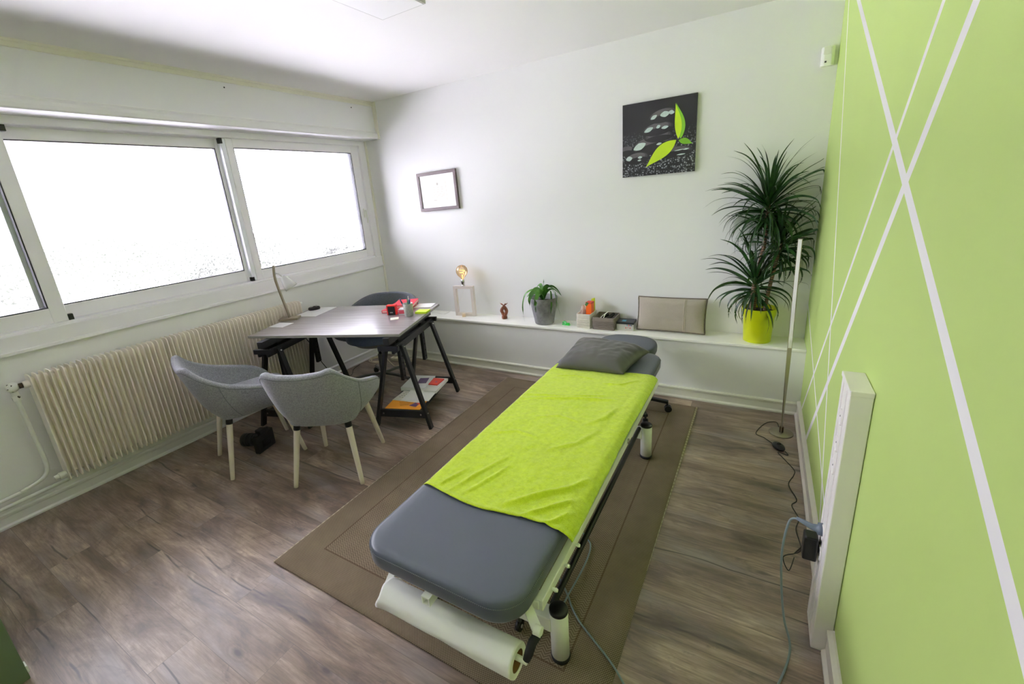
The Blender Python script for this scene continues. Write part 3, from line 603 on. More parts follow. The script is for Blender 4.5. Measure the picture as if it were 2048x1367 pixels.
# paper roll
pr_ = thing('paper_roll', 'white couch paper roll hanging below the near end of the treatment table', 'paper roll', (2.755, -2.452, 0.312))
mb = MB(); N_ = 40
def roll_fn(u, v):
    a = 2 * PI * u; x = -0.245 + 0.49 * v; r = 0.0465 + 0.0007 * math.sin(7 * a + 9 * v) + 0.0012 * noise.noise(Vector((x * 14, math.cos(a) * 3, math.sin(a) * 3)))
    xe = x + (0.010 * math.sin(a * 1.0 + 0.8) + 0.006 * math.sin(3 * a)) * (1 - v) ** 6
    if v < 0.10: r *= 1 + 0.10 * (1 - v / 0.10) ** 2 * (0.6 + 0.4 * math.sin(2 * a + 1))
    return (xe, r * math.cos(a), r * math.sin(a))
g = mb.grid(roll_fn, 64, 60, closeu=True)
for side, vi in ((1, -1), (-1, 0)):
    outer = [g[i][vi] for i in range(64)]; inn = [mb.v((side * 0.245, 0.030 * math.cos(2 * PI * i / 64), 0.030 * math.sin(2 * PI * i / 64))) for i in range(64)]
    for i in range(64): mb.f([outer[i], outer[(i + 1) % 64], inn[(i + 1) % 64], inn[i]])
mb.build('paper', mat('tissue_paper', RGB(240, 240, 238), 0.75, var=0.02, bmp=0.25, bs=25, bd=0.002), pr_)
mb = MB(); A = [[mb.v((x, 0.030 * math.cos(2 * PI * i / 32), 0.030 * math.sin(2 * PI * i / 32))) for i in range(32)] for x in (-0.244, 0.244)]
for i in range(32): mb.f([A[0][i], A[1][i], A[1][(i + 1) % 32], A[0][(i + 1) % 32]], True)
mb.build('cardboard_core', mat('cardboard', RGB(150, 112, 72), 0.8), pr_)
# towel
def ridge(x, y, pts, w, h, tap=True):
    best = 1e9; tt = 0; n = len(pts) - 1
    for i in range(n):
        ax, ay = pts[i]; bx, by = pts[i + 1]; dx, dy = bx - ax, by - ay; q = max(0, min(1, ((x - ax) * dx + (y - ay) * dy) / (dx * dx + dy * dy)))
        d = math.hypot(x - ax - q * dx, y - ay - q * dy)
        if d < best: best = d; tt = (i + q) / n
    k = math.sin(PI * min(1, max(0, tt))) ** 0.5 if tap else 1
    return h * math.exp(-(best / w) ** 2) * k
RID = [([(2.45, -1.36), (2.62, -1.30), (2.80, -1.24), (2.93, -1.20)], 0.012, 0.009), ([(2.46, -1.30), (2.70, -1.25), (2.86, -1.17)], 0.010, 0.007),
       ([(2.78, -2.13), (2.86, -2.04), (2.96, -1.95), (3.01, -1.86)], 0.012, 0.013), ([(2.86, -2.15), (2.93, -2.08), (3.00, -2.0)], 0.010, 0.011), ([(2.94, -2.16), (2.98, -2.12), (3.02, -2.05)], 0.009, 0.009),
       ([(2.56, -2.15), (2.60, -2.02), (2.66, -1.86)], 0.010, 0.007), ([(2.62, -2.14), (2.67, -2.0), (2.70, -1.9)], 0.009, 0.006), ([(2.50, -2.14), (2.53, -2.06), (2.55, -2.0)], 0.009, 0.006),
       ([(2.50, -1.72), (2.60, -1.66), (2.72, -1.68)], 0.010, 0.005), ([(2.78, -1.75), (2.88, -1.66), (2.94, -1.52)], 0.012, 0.006), ([(2.86, -1.5), (2.93, -1.40), (2.95, -1.28)], 0.014, 0.007),
       ([(2.52, -1.02), (2.62, -0.98), (2.76, -1.0)], 0.010, 0.005), ([(2.80, -1.04), (2.90, -1.02), (2.97, -0.93)], 0.012, 0.007), ([(2.60, -1.52), (2.72, -1.46), (2.84, -1.48)], 0.011, 0.004)]
def towel_fn(u, v):
    a = -0.022 + 0.642 * u           # arc length across from left cushion edge
    yn = -2.150 + 0.022 * math.sin(u * PI) * -0.6 + 0.010 * math.sin(u * 9 + 1); yf = -0.848 + 0.010 * math.sin(u * 7) + 0.012 * u
    y = yn + (yf - yn) * v; top = TZ + 0.007; R = 0.030
    xl, xr = 2.430, 3.012; wv = 0.006 * math.sin(y * 6.0 + 1)
    if a < 0.01: x = xl + a * 0.6; z = top - 0.010 - (0.01 - a) * 0.8; nx = -1
    elif a <= 0.575:
        x = xl + a; z = top; nx = 0
        if a < 0.03: z -= 0.010 * (1 - (a - 0.01) / 0.02) ** 2
    else:
        s_ = a - 0.575; q = min(s_ / R / 1.57, 1); ang = q * PI / 2 * 0.96; x = xl + 0.575 + R * math.sin(ang) + 0.004 * q; z = top - R * (1 - math.cos(ang)) - max(0, s_ - R * 1.57)
        x += wv * q * 0.6 + 0.010 * q; nx = 1
    d = sum(ridge(x, y, P_, w_, h_) for P_, w_, h_ in RID)
    d += 0.0036 * (noise.noise(Vector((x * 9, y * 6, 1))) + 0.4) + 0.0026 * noise.noise(Vector((x * 32, y * 24, 5))) + 0.0009 * noise.noise(Vector((x * 110, y * 110, 9)))
    hem = 0.003 * math.exp(-((v - 0.006) / 0.006) ** 2); d += hem
    if nx == 0: z += max(d, -0.003)
    elif nx == 1: x += max(d * 0.7, -0.001); z += d * 0.3
    return (x, y, z)
mb = MB(); mb.grid(towel_fn, 170, 330)
tm, t_, b_ = nt('lime_terry'); cc = coord(t_); f1 = noise_(t_, cc, 420, 3, 0.7); f2 = noise_(t_, cc, 60, 4, 0.6)
t_.links.new(ramp(t_, math_(t_, 'ADD', math_(t_, 'MULTIPLY', f1, 0.6), math_(t_, 'MULTIPLY', f2, 0.4)), [(0.3, RGB(158, 184, 18)), (0.5, RGB(190, 214, 32)), (0.7, RGB(212, 230, 64))]), b_.inputs['Base Color'])
b_.inputs['Roughness'].default_value = 0.95; b_.inputs['Sheen Weight'].default_value = 0.35; b_.inputs['Specular IOR Level'].default_value = 0.1; bump(t_, b_, f1, 0.6, 0.005)
o = mb.build('towel', tm, smooth=True); m_ = o.modifiers.new('s', 'SOLIDIFY'); m_.thickness = 0.0035; m_.offset = -1
tag(o, 'lime green terry towel spread over the treatment table', 'towel')
# pillows
def pillow(mb, w, d, h, seed=0, pinch=0.10, wr=0.004, n=60, flatb=0.35, corners=None):
    def P(u, v, s_):
        x, y = 2 * u - 1, 2 * v - 1
        e = max(0, (1 - x ** 4)) ** 0.55 * max(0, (1 - y ** 4)) ** 0.55
        px = x * w / 2 * (1 - pinch * (1 - y * y) * 0.5 * x * x * 0 - pinch * 0.5 * (1 - abs(y) ** 2) * abs(x) ** 3); py = y * d / 2 * (1 - pinch * 0.5 * (1 - abs(x) ** 2) * abs(y) ** 3)
        edge = max(abs(x), abs(y)); wrk = wr * noise.noise(Vector((x * 5 + seed, y * 5, s_))) + wr * 1.2 * math.sin((x if abs(y) > abs(x) else y) * 15 + seed + 3 * noise.noise(Vector((x * 3, y * 3, seed)))) * max(0, edge - 0.55) * (1 - edge) * 4
        z = s_ * h * e * (1 if s_ > 0 else flatb) + wrk * e
        if corners:
            sx, sy = px / (w / 2), py / (d / 2); a_, b2, c2_, d2 = corners
            px, py = [((1 - sx) * (1 - sy) * a_[i] + (1 + sx) * (1 - sy) * b2[i] + (1 + sx) * (1 + sy) * c2_[i] + (1 - sx) * (1 + sy) * d2[i]) / 4 for i in (0, 1)]
        return (px, py, z)
    mb.grid(lambda u, v: P(u, v, 1), n, n); mb.grid(lambda u, v: P(u, v, -1), n, n)
    bmesh.ops.remove_doubles(mb.b, verts=mb.b.verts, dist=0.0004)
satin = mat('grey_satin', RGB(84, 84, 80), 0.34, var=0.05, bmp=0.15, bs=18, bd=0.004)
mb = MB(); pillow(mb, 0.43, 0.42, 0.080, 3, 0.12, 0.006, 80, 0.22, ((-0.21, -0.237), (0.190, -0.205), (0.258, 0.160), (-0.235, 0.235)))
o = mb.build('pillow', satin, smooth=True); o.location = (2.69, -0.70, TZ + 0.0265); o.rotation_euler = (math.radians(2), 0, 0); tag(o, 'grey satin pillow lying on the far end of the treatment table', 'pillow')

# ------------------------------------------------------------------ rolling stool behind the table
def star_base(par, n, r, zc, m, cast, a0, hubr=0.03, w=0.032):
    for k in range(n):
        a = math.radians(a0 + 360 / n * k); ca, sa = math.cos(a), math.sin(a)
        mb = MB(); P_ = [(hubr * 0.6 * ca, hubr * 0.6 * sa, zc + 0.012), (r * 0.55 * ca, r * 0.55 * sa, zc + 0.008), (r * 0.9 * ca, r * 0.9 * sa, zc - 0.008), (r * ca, r * sa, zc - 0.012)]
        for p0, p1 in zip(P_, P_[1:]): mb.bar(p0, p1, w, 0.022, ext=0.004)
        ar = mb.build('base_arm', m, par, bevel=0.005)
        cm = MB(); X_ = Matrix.Translation((r * ca, r * sa, 0)) @ Matrix.Rotation(a + 0.7 * k, 4, 'Z'); cm.X = X_
        for s_ in (-1, 1): cm.tube([(0.006, s_ * 0.006, 0.024), (0.006, s_ * 0.018, 0.024)], 0.0235, 18)
        cm.tube([(0, 0, 0.03), (0, 0, zc)], 0.007, 10); cm.box(-0.012, -0.006, 0.022, 0.016, 0.006, 0.05); cm.build('castor', cast, ar)
p = thing('rolling_stool', 'black wheeled stool tucked under the head of the treatment table', 'stool', (2.80, -0.346, 0.0105))
star_base(p, 5, 0.225, 0.085, blackp, blackp, 15.5)
mb = MB(); mb.lathe([(0.03, 0.07), (0.03, 0.12), (0.014, 0.125), (0.014, 0.30)], n=20); mb.build('gas_column', blackp, p)
mb = MB(); mb.lathe([(0.0, 0.30), (0.12, 0.302), (0.135, 0.315), (0.138, 0.335), (0.125, 0.35), (0, 0.355)], n=40); mb.build('seat', mat('black_vinyl', RGB(30, 30, 32), 0.4), p)

# ------------------------------------------------------------------ upholstered armchairs
def fabric(name, col, dark=0.6):
    m, t, b = nt(name); co = coord(t)
    w1 = math_(t, 'MULTIPLY', math_(t, 'SINE', math_(t, 'MULTIPLY', noise_(t, co, 3, 2), 4.0)), 0.1)
    n1 = noise_(t, co, 330, 2, 0.6); n2 = noise_(t, co, 120, 3, 0.6); f = math_(t, 'ADD', math_(t, 'MULTIPLY', n1, 0.6), math_(t, 'MULTIPLY', n2, 0.4))
    d = tuple(x * dark for x in col[:3]) + (1,)
    t.links.new(ramp(t, f, [(0.36, d), (0.5, col), (0.66, tuple(min(1, x * 1.35) for x in col[:3]) + (1,))]), b.inputs['Base Color'])
    b.inputs['Roughness'].default_value = 0.9; b.inputs['Sheen Weight'].default_value = 0.25; b.inputs['Specular IOR Level'].default_value = 0.15; bump(t, b, n1, 0.3, 0.001); return m
fab = fabric('grey_melange_fabric', RGB(150, 151, 160)); seamf = mat('fabric_seam', RGB(104, 108, 112), 0.9)
def sq(a, p=0.72): return math.copysign(abs(math.sin(a)) ** p, math.sin(a)), math.copysign(abs(math.cos(a)) ** p, math.cos(a))
SK = [0, 0.20, 0.32, 0.42, 0.53, 0.66, 0.82, 0.93, 1.0]
SR = [(0, -.325, .734), (.120, -.322, .742), (.184, -.305, .752), (.226, -.240, .685), (.256, -.140, .618), (.268, -.020, .573), (.262, .100, .530), (.246, .175, .480), (.222, .210, .418)]
SB = [(0, -.205, .368), (.100, -.200, .368), (.155, -.180, .368), (.190, -.130, .368), (.204, -.055, .370), (.210, .030, .374), (.208, .110, .378), (.203, .170, .382), (.200, .200, .386)]
def spl(K, P, s_):
    s_ = min(max(s_, 0), 1); i = 0
    while i < len(K) - 2 and s_ > K[i + 1]: i += 1
    def mt_(j):
        if j == 0: return Vector(((P[1][0]) / (K[1]), 0, 0))
        if j == len(P) - 1: return (Vector(P[j]) - Vector(P[j - 1])) / (K[j] - K[j - 1])
        return (Vector(P[j + 1]) - Vector(P[j - 1])) / (K[j + 1] - K[j - 1])
    h = K[i + 1] - K[i]; t = (s_ - K[i]) / h; a, b = Vector(P[i]), Vector(P[i + 1])
    return a * (2 * t ** 3 - 3 * t * t + 1) + mt_(i) * h * (t ** 3 - 2 * t * t + t) + b * (-2 * t ** 3 + 3 * t * t) + mt_(i + 1) * h * (t ** 3 - t * t)
def shell_pt(t, v, off=0.0):
    """t -1..1 round the U of the chair, v 0 bottom .. 1 rim"""
    s_ = abs(t); sg = 1 if t >= 0 else -1
    Rm, Bt = spl(SK, SR, s_), spl(SK, SB, s_)
    k = sm((s_ - 0.30) / 0.35); w = (1 - k) * (v ** 0.9) + k * math.sin(v * PI / 2) ** 0.85
    q = Bt.lerp(Rm, w); z = Bt.z + (Rm.z - Bt.z) * v
    e = 0.012; d = spl(SK, SR, min(1, s_ + e)) - spl(SK, SR, max(0, s_ - e)); nn = Vector((d.y, -d.x, 0)); nn = nn.normalized() if nn.length > 1e-6 else Vector((0, -1, 0))
    if s_ < 1e-4: nn = Vector((0, -1, 0))
    rd = (1 - v) ** 6 * 0.04
    q = q + nn * (off - rd - 0.006)
    return Vector((sg * q.x, q.y, z))
def make_armchair(label):
    p = thing('armchair', label, 'armchair', group='grey armchairs in front of the desk')
    mb = MB(); NT, NV, TH = 96, 26, 0.021
    def fn(u, v):   # closed loop outside->rim->inside
        t = -1 + 2 * u
        if v <= 0.45: return shell_pt(t, v / 0.45 * 0.975, TH * min(1, 0.45 + 8 * (1 - abs(t))))
        if v >= 0.55: return shell_pt(t, 0.975 - (v - 0.55) / 0.45 * 0.93, -TH * min(1, 0.45 + 8 * (1 - abs(t))))
        a = (v - 0.45) / 0.10 * PI; P = shell_pt(t, 0.975, TH * math.cos(a)); P.z += TH * 0.8 * math.sin(a); return P
    g = mb.grid(fn, NT, 60)
    for row in (g[0], g[-1]):
        n = len(row)
        for j in range(n // 2 - 1):
            mb.f([row[j], row[j + 1], row[n - 2 - j], row[n - 1 - j]], True)
    # underside
    bot = [g[i][0] for i in range(NT)]; c_ = mb.v((0, 0.0, 0.362))
    for i in range(NT - 1): mb.f([bot[i], bot[i + 1], c_], True)
    mb.f([bot[-1], bot[0], c_])
    sh = mb.build('backrest_shell', fab, p)
    mb = MB()
    mb.tube([shell_pt(-1 + 2 * k / 90, 0.955, TH + 0.0005) for k in range(5, 86)], 0.0016, 6)
    for t0 in (-0.50, 0.50): mb.tube([shell_pt(t0, 0.02 + 0.93 * k / 20, TH + 0.0003) for k in range(21)], 0.0014, 6)
    mb.build('seam', seamf, sh)
    mb = MB(); pad(mb, lambda d: [(max(-0.235 + d, min(0.235 - d, x)), y) for x, y in rrect(-0.195 + d, -0.19 + d, 0.195 - d, 0.250 - d, 0.07 - d)], 0.375, 0.470, 0.012)
    mb.build('seat_cushion', fab, p)
    for sx in (-1, 1):
        for sy in (-1, 1):
            top = Vector((sx * 0.150, sy * 0.150, 0.372)); ft = Vector((sx * 0.200, sy * 0.222, 0.0)); d = (ft - top)
            mb = MB(); P_ = [top + d * k / 10 for k in range(11)]; rs = [0.019 - 0.0065 * (k / 10) for k in range(11)]
            mb.tube(P_, rs, 16); lg = mb.build('leg', oakw, p)
            mb = MB(); mb.tube([top + d * -0.02, top + d * 0.085], 0.0196, 16); mb.build('ferrule', blackp, lg)
    return p
c1 = make_armchair('grey fabric armchair nearer the radiator, its side facing us'); c1.location = (0.675, -1.826, 0); c1.rotation_euler = (0, 0, math.radians(-17.8))
c2 = copy_tree(c1); c2['label'] = 'grey fabric armchair nearer the rug, its back facing us'; c2.location = (1.316, -1.683, 0); c2.rotation_euler = (0, 0, math.radians(29))

# ------------------------------------------------------------------ swivel chair behind the desk
fabd = fabric('dark_grey_fabric', RGB(104, 108, 116), 0.75); met = mat('grey_metal', RGB(110, 110, 108), 0.4, 0.7)
p = thing('swivel_chair', 'dark grey rounded swivel chair between desk and window corner', 'office chair', (0.625, -0.60, 0), math.radians(190))
mb = MB()
def tub(u, v, off=0.0):
    a = -PI * 1.02 / 2 * 0 + (u - 0.5) * math.radians(225); s_ = abs(u - 0.5) * 2
    rim = 0.752 - 0.02 * s_ - 0.17 * sm((s_ - 0.25) / 0.75)
    z = 0.380 + (rim - 0.380) * v
    r = 0.10 + 0.250 * math.sin(min(1, v / 0.42) * PI / 2) ** 0.8 + 0.02 * v + off
    return Vector((r * math.sin(a) * 1.02, -r * math.cos(a), z if v > 0.05 else z))
def tfn(u, v):
    if v <= 0.45: return tub(u, v / 0.45 * 0.98, 0.018)
    if v >= 0.55: return tub(u, 0.98 - (v - 0.55) / 0.45 * 0.95, -0.018)
    a = (v - 0.45) / 0.1 * PI; P = tub(u, 0.98, 0.018 * math.cos(a)); P.z += 0.014 * math.sin(a); return P
g = mb.grid(tfn, 80, 50)
for row in (g[0], g[-1]):
    n = len(row)
    for j in range(n // 2 - 1): mb.f([row[j], row[j + 1], row[n - 2 - j], row[n - 1 - j]], True)
mb.lathe([(0.0, 0.366), (0.12, 0.368), (0.19, 0.385), (0.245, 0.425), (0.262, 0.46)], n=40)
mb.build('tub_shell', fabd, p)
mb = MB(); pad(mb, lambda d: [((0.262 - d) * math.sin(2 * PI * k / 48), (0.262 - d) * math.cos(2 * PI * k / 48) + 0.01) for k in range(48)], 0.43, 0.505, 0.022); mb.build('seat_cushion', fabric('blue_lit_seat', RGB(98, 112, 142), 0.8), p)  # bluish light falling on the seat is put into its fabric colour
mb = MB(); mb.tube([(0, 0, 0.07), (0, 0, 0.27)], 0.024, 20); mb.build('gas_column', met, p); mb = MB(); mb.tube([(0, 0, 0.27), (0, 0, 0.372)], 0.015, 16); mb.build('piston', blackp, p)
star_base(p, 5, 0.285, 0.075, met, blackp, 5 - 190, 0.03, 0.026)

# ------------------------------------------------------------------ desk: top on two trestles
DZ = 0.72; RD = math.radians(18.5)
def topm():
    m, t, b = nt('grey_wood_laminate'); co = coord(t, (1.2, 26, 1)); n = noise_(t, co, 2.2, 6, 0.65, 0.3); n2 = noise_(t, coord(t, (3, 160, 1)), 2, 3, 0.6)
    c = ramp(t, n, [(0.3, RGB(138, 128, 130)), (0.5, RGB(162, 153, 156)), (0.7, RGB(184, 176, 178))]); c = mixc(t, math_(t, 'MULTIPLY', n2, 0.3), c, RGB(100, 90, 90))
    t.links.new(c, b.inputs['Base Color']); b.inputs['Roughness'].default_value = 0.30; b.inputs['Specular IOR Level'].default_value = 0.9; b.inputs['Coat Weight'].default_value = 1.0; b.inputs['Coat Roughness'].default_value = 0.22; return m
p = thing('desk', 'grey wood-look desk top resting on two black trestles', 'desk', (0.780, -0.986, 0), RD)
BX(-0.592, -0.407, DZ - 0.0195, 0.592, 0.407, DZ).build('board', topm(), p, bevel=0.0015)
mb = BX(-0.5935, -0.4085, DZ - 0.0185, 0.5935, -0.407, DZ - 0.001); mb.box(-0.5935, 0.407, DZ - 0.0185, 0.5935, 0.4085, DZ - 0.001); mb.box(0.592, -0.407, DZ - 0.0185, 0.5935, 0.407, DZ - 0.001); mb.box(-0.5935, -0.407, DZ - 0.0185, -0.592, 0.407, DZ - 0.001)
mb.build('edge_band', mat('edge_band', RGB(150, 148, 140), 0.4), p)
scr = mat('screw_steel', RGB(210, 210, 210), 0.25, 1.0)
def make_trestle(label):
    p = thing('trestle', label, 'trestle', group='black trestles under the desk')
    BX(-0.022, -0.375, 0.652, 0.022, 0.375, 0.7).build('top_beam', blackw, p, bevel=0.002)
    for sx in (-1, 1):
        r_ = BX(sx * 0.036 - 0.010, -0.365, 0.585, sx * 0.036 + 0.010, 0.365, 0.634).build('side_rail', blackw, p, bevel=0.002)
        for sy in (-1, 1):
            mb = MB(); mb.bar((sx * 0.060, sy * 0.270, 0.620), (sx * 0.2115, sy * 0.303, 0.003), 0.042, 0.021, (1, 0, 0)); lg = mb.build('leg', blackw, p, bevel=0.002)
            mb = MB(); mb.tube([(sx * 0.066, sy * 0.27 , 0.605), (sx * 0.079, sy * 0.27, 0.607)], 0.006, 12); mb.build('screw', scr, lg); mb = MB(); mb.tube([(sx * 0.190, sy * 0.298, 0.115), (sx * 0.2015, sy * 0.298, 0.117)], 0.005, 12); mb.build('screw', scr, lg)
    for sy in (-1, 1):
        mb = BX(-0.0115, sy * 0.20 - 0.0225, 0.33, 0.0115, sy * 0.20 + 0.0225, 0.652); ps = mb.build('adjustable_post', blackw, p, bevel=0.002)
        for zz in (0.36, 0.41, 0.46, 0.51, 0.56):
            mb = MB(); mb.tube([(-0.0121, sy * 0.20, zz), (0.0121, sy * 0.20, zz)], 0.006, 14); mb.build('peg_hole', mat('deep_black', RGB(4, 4, 4), 0.9), ps)
        mb = BX(-0.075, sy * 0.355 - 0.012, 0.606, 0.075, sy * 0.355 + 0.012, 0.640); mb.build('end_block', blackw, p, bevel=0.002)
        mb = BX(-0.178, sy * 0.296 - 0.010, 0.080, 0.178, sy * 0.296 + 0.010, 0.135); cb_ = mb.build('cross_bar', blackw, p, bevel=0.002)
        for x in (-0.145, 0.145): mb = MB(); mb.tube([(x, sy * 0.305, 0.108), (x, sy * 0.3085, 0.108)], 0.006, 12); mb.build('screw', scr, cb_)
    BX(-0.150, -0.286, 0.118, 0.150, 0.286, 0.128).build('shelf', blackw, p, bevel=0.001)
    return p
t1 = make_trestle('black trestle at the right end of the desk with magazines on its shelf'); t1.location = (1.2905, -0.8855, 0); t1.rotation_euler = (0, 0, math.radians(17.0))
t2 = copy_tree(t1); t2['label'] = 'black trestle at the radiator end of the desk'; t2.location = (0.4225, -1.2345, 0)
# papers on the trestle shelf
def tl(x, y):
    a = math.radians(17.0); return (1.2905 + x * math.cos(a) - y * math.sin(a), -0.8855 + x * math.sin(a) + y * math.cos(a))
def sheet(name, label, cat, xy, rz, w, d, z, m, th=0.0012, grp=None, extra=None):
    o = thing(name, label, cat, (xy[0], xy[1], z), math.radians(rz), grp)
    s_ = BX(-w / 2, -d / 2, 0, w / 2, d / 2, th).build('sheet' if th < 0.003 else 'cover', m, o, bevel=0)
    if extra: extra(o, th)
    return o
inkg = mat('grey_print', RGB(150, 150, 150), 0.7); redp = mat('red_print', RGB(214, 62, 44), 0.45); orm = mat('orange_print', RGB(240, 160, 40), 0.4, var=0.08); purp = mat('purple_print', RGB(96, 70, 120), 0.4, var=0.5, vs_=30); bluep = mat('blue_print', RGB(60, 80, 160), 0.4)
def deco_orange(o, th):
    mb = MB()
    for k in range(4): mb.bar((-0.07 + 0.01 * k, 0.02 - 0.018 * k, th + 0.0002), (0.02, 0.035 - 0.018 * k, th + 0.0002), 0.003, 0.0004)
    mb.build('printed_lines', mat('brown_print', RGB(120, 66, 20), 0.5), o)
    mb = MB(); mb.prism([(0.03, -0.03), (0.09, -0.045), (0.10, 0.01), (0.06, 0.02)], th, th + 0.0004); mb.build('printed_picture', purp, o)
    mb = MB(); mb.prism([(0.075, 0.0), (0.12, -0.01), (0.12, 0.03), (0.085, 0.035)], th + 0.0005, th + 0.0008); mb.build('red_patch', redp, o)
sheet('magazine', 'orange magazine at the near end of the trestle shelf', 'magazine', tl(-0.01, -0.195), 17, 0.275, 0.16, 0.1285, orm, 0.004, extra=deco_orange)
def deco_lines(o, th):
    mb = MB()
    for k in range(4):
        for j in range(9): mb.box(-0.10 + j * 0.022, 0.055 - k * 0.028, th, -0.086 + j * 0.022, 0.060 - k * 0.028, th + 0.0003)
    mb.build('printed_lines', inkg, o)
sheet('leaflet', 'white printed leaflet overlapping the orange magazine on the shelf', 'leaflet', tl(-0.015, -0.085), 9, 0.25, 0.16, 0.1332, mat('offwhite_paper', RGB(236, 234, 226), 0.6), 0.0015, extra=deco_lines)
sheet('document_sheet', 'plain white sheet in the middle of the trestle shelf', 'paper', tl(0.035, -0.02), 17, 0.22, 0.26, 0.1352, paper, 0.0015)
o = thing('ring_binder', 'flat white binder at the far end of the trestle shelf', 'binder', (*tl(-0.055, 0.125), 0.1285), math.radians(17))
BX(-0.10, -0.105, 0, 0.10, 0.135, 0.006).box(-0.10, -0.105, 0.026, 0.10, 0.135, 0.030).box(-0.104, -0.105, 0, -0.10, 0.135, 0.030).build('cover', mat('binder_white', RGB(226, 228, 230), 0.45), o, bevel=0.001); BX(-0.098, -0.103, 0.007, 0.096, 0.132, 0.0255).build('pages', paper, o)
sheet('envelope', 'white envelope beside the binder on the trestle shelf', 'envelope', tl(0.105, 0.115), 14, 0.10, 0.24, 0.1290, mat('envelope_white', RGB(232, 232, 228), 0.7), 0.02)
def deco_card(o, th):
    mb = MB(); mb.sphere((0.012, -0.01, th), 0.008, sc=(1, 1, 0.06)); mb.build('printed_dot', bluep, o)
sheet('booklet', 'small red booklet on top of the binder on the trestle shelf', 'booklet', tl(0.085, 0.155), 8, 0.095, 0.115, 0.1495, redp, 0.008, extra=deco_card)
sheet('photo_card', 'purple picture card beside the red booklet', 'card', tl(-0.022, 0.155), 24, 0.075, 0.10, 0.1592, purp, 0.002)
# things on the desk
def dl(x, y): return (0.780 + x * math.cos(RD) - y * math.sin(RD), -0.986 + x * math.sin(RD) + y * math.cos(RD))
Z = DZ + 0.0003
lampw = mat('lamp_nickel_wood', RGB(168, 156, 134), 0.32, 0.55, var=0.08)
p = thing('desk_lamp', 'slim desk lamp with bent arm and white glass shade', 'desk lamp', (0.252, -1.148, Z), math.radians(35))
BX(-0.075, -0.045, 0, 0.075, 0.045, 0.018).build('base', lampw, p, bevel=0.002)
mb = MB(); P_ = bez([(0.0, 0.0, 0.018), (-0.018, 0, 0.14), (-0.040, 0, 0.28), (-0.046, 0, 0.36), (-0.036, 0, 0.445)], 8)
for p0, p1 in zip(P_, P_[1:]): mb.bar(p0, p1, 0.026, 0.010, (1, 0, 0), ext=0.0008)
mb.build('arm', lampw, p)
mb = MB(); mb.tube(bez([(-0.046, 0, 0.385), (-0.01, 0, 0.372), (0.016, 0, 0.345)], 6), 0.0045, 10); mb.build('shade_holder', chrome, p)
mb = MB(); mb.X = Matrix.Translation((0.012, 0, 0.352)) @ Matrix.Rotation(math.radians(-30), 4, 'Y'); mb.lathe([(0.016, 0), (0.030, -0.028), (0.043, -0.068), (0.051, -0.108), (0.049, -0.108), (0.040, -0.068), (0.027, -0.028), (0.012, -0.004)], n=32, cap0=False, cap1=False)
mb.build('lamp_shade', mat('opal_glass', RGB(246, 246, 246), 0.25, var=0.01, trans=0.15), p)
mb = MB(); mb.tube(bez([(0.0, 0.045, 0.006), (-0.015, 0.055, 0.003), (-0.034, 0.066, 0.002)], 8), 0.002, 6); mb.build('cord', bl, p)
sheet('document_sheet', 'white sheets of paper under the black mouse on the desk', 'paper', (0.262, -0.905), 16, 0.21, 0.297, Z, paper, 0.0015)
sheet('note_sheet', 'small white paper at the near edge of the desk beside the lamp', 'paper', (0.335, -1.285), 12, 0.14, 0.12, Z, paper, 0.001)
p = thing('computer_mouse', 'small black and silver mouse on the white papers', 'mouse', (0.185, -0.86, Z + 0.0016), math.radians(60))
mb = MB(); pad(mb, lambda d: [((0.05 - d * 0.6) * math.cos(2 * PI * k / 32), (0.03 - d * 0.6) * math.sin(2 * PI * k / 32)) for k in range(32)], 0, 0.028, 0.004); mb.build('shell', blackp, p)
mb = MB(); mb.tube([(0.02, -0.005, 0.032), (0.02, 0.005, 0.032)], 0.007, 12); mb.sphere((-0.022, 0, 0.029), 0.014, sc=(1.2, 1, 0.35)); mb.build('wheel', chrome, p)
nr = mat('red_leatherette', RGB(206, 44, 66), 0.45, var=0.08)
for k, (dz, w, d, rz, lb) in enumerate(((0.0, 0.20, 0.26, -4, 'large red notebook lying lowest behind the pen pot'), (0.0225, 0.17, 0.22, 6, 'smaller red notebook stacked on the large red one'))):
    p = thing('notebook', lb, 'notebook', (0.985 + 0.02 * k, -0.635 + 0.05 * k, Z + dz), math.radians(rz + 22), 'red notebooks stacked on the desk')
    BX(-w / 2, -d / 2, 0, w / 2, d / 2, 0.003).box(-w / 2, -d / 2, 0.019, w / 2, d / 2, 0.022).box(-w / 2 - 0.003, -d / 2, 0, -w / 2, d / 2, 0.022).build('cover', nr, p, bevel=0.001)
    BX(-w / 2, -d / 2 + 0.004, 0.0032, w / 2 - 0.004, d / 2 - 0.004, 0.0188).build('pages', mat('page_edges', RGB(236, 214, 204), 0.8), p)
p = thing('desk_stamp', 'red and black self-inking stamp beside the red notebooks', 'stamp', (1.055, -0.800, Z), math.radians(22))
mb = MB()
for sx in (-1, 1): mb.box(sx * 0.034 - 0.005, -0.018, 0, sx * 0.034 + 0.005, 0.018, 0.072)
mb.box(-0.039, -0.018, 0.066, 0.039, 0.018, 0.080); mb.build('frame', mat('red_plastic', RGB(222, 42, 38), 0.35), p, bevel=0.004)
BX(-0.028, -0.021, 0.002, 0.028, 0.019, 0.070).build('body', blackp, p, bevel=0.003); BX(-0.012, -0.0222, 0.018, 0.012, -0.0208, 0.026).build('label_plate', steel, p)
p = thing('memo_cube', 'small pink and white box between the stamp and the pen pot', 'box', (1.132, -0.762, Z), math.radians(22)); BX(-0.025, -0.025, 0, 0.025, 0.025, 0.045).build('box_body', mat('pink_box', RGB(214, 76, 100), 0.5, var=0.1), p, bevel=0.002)
mb = MB()
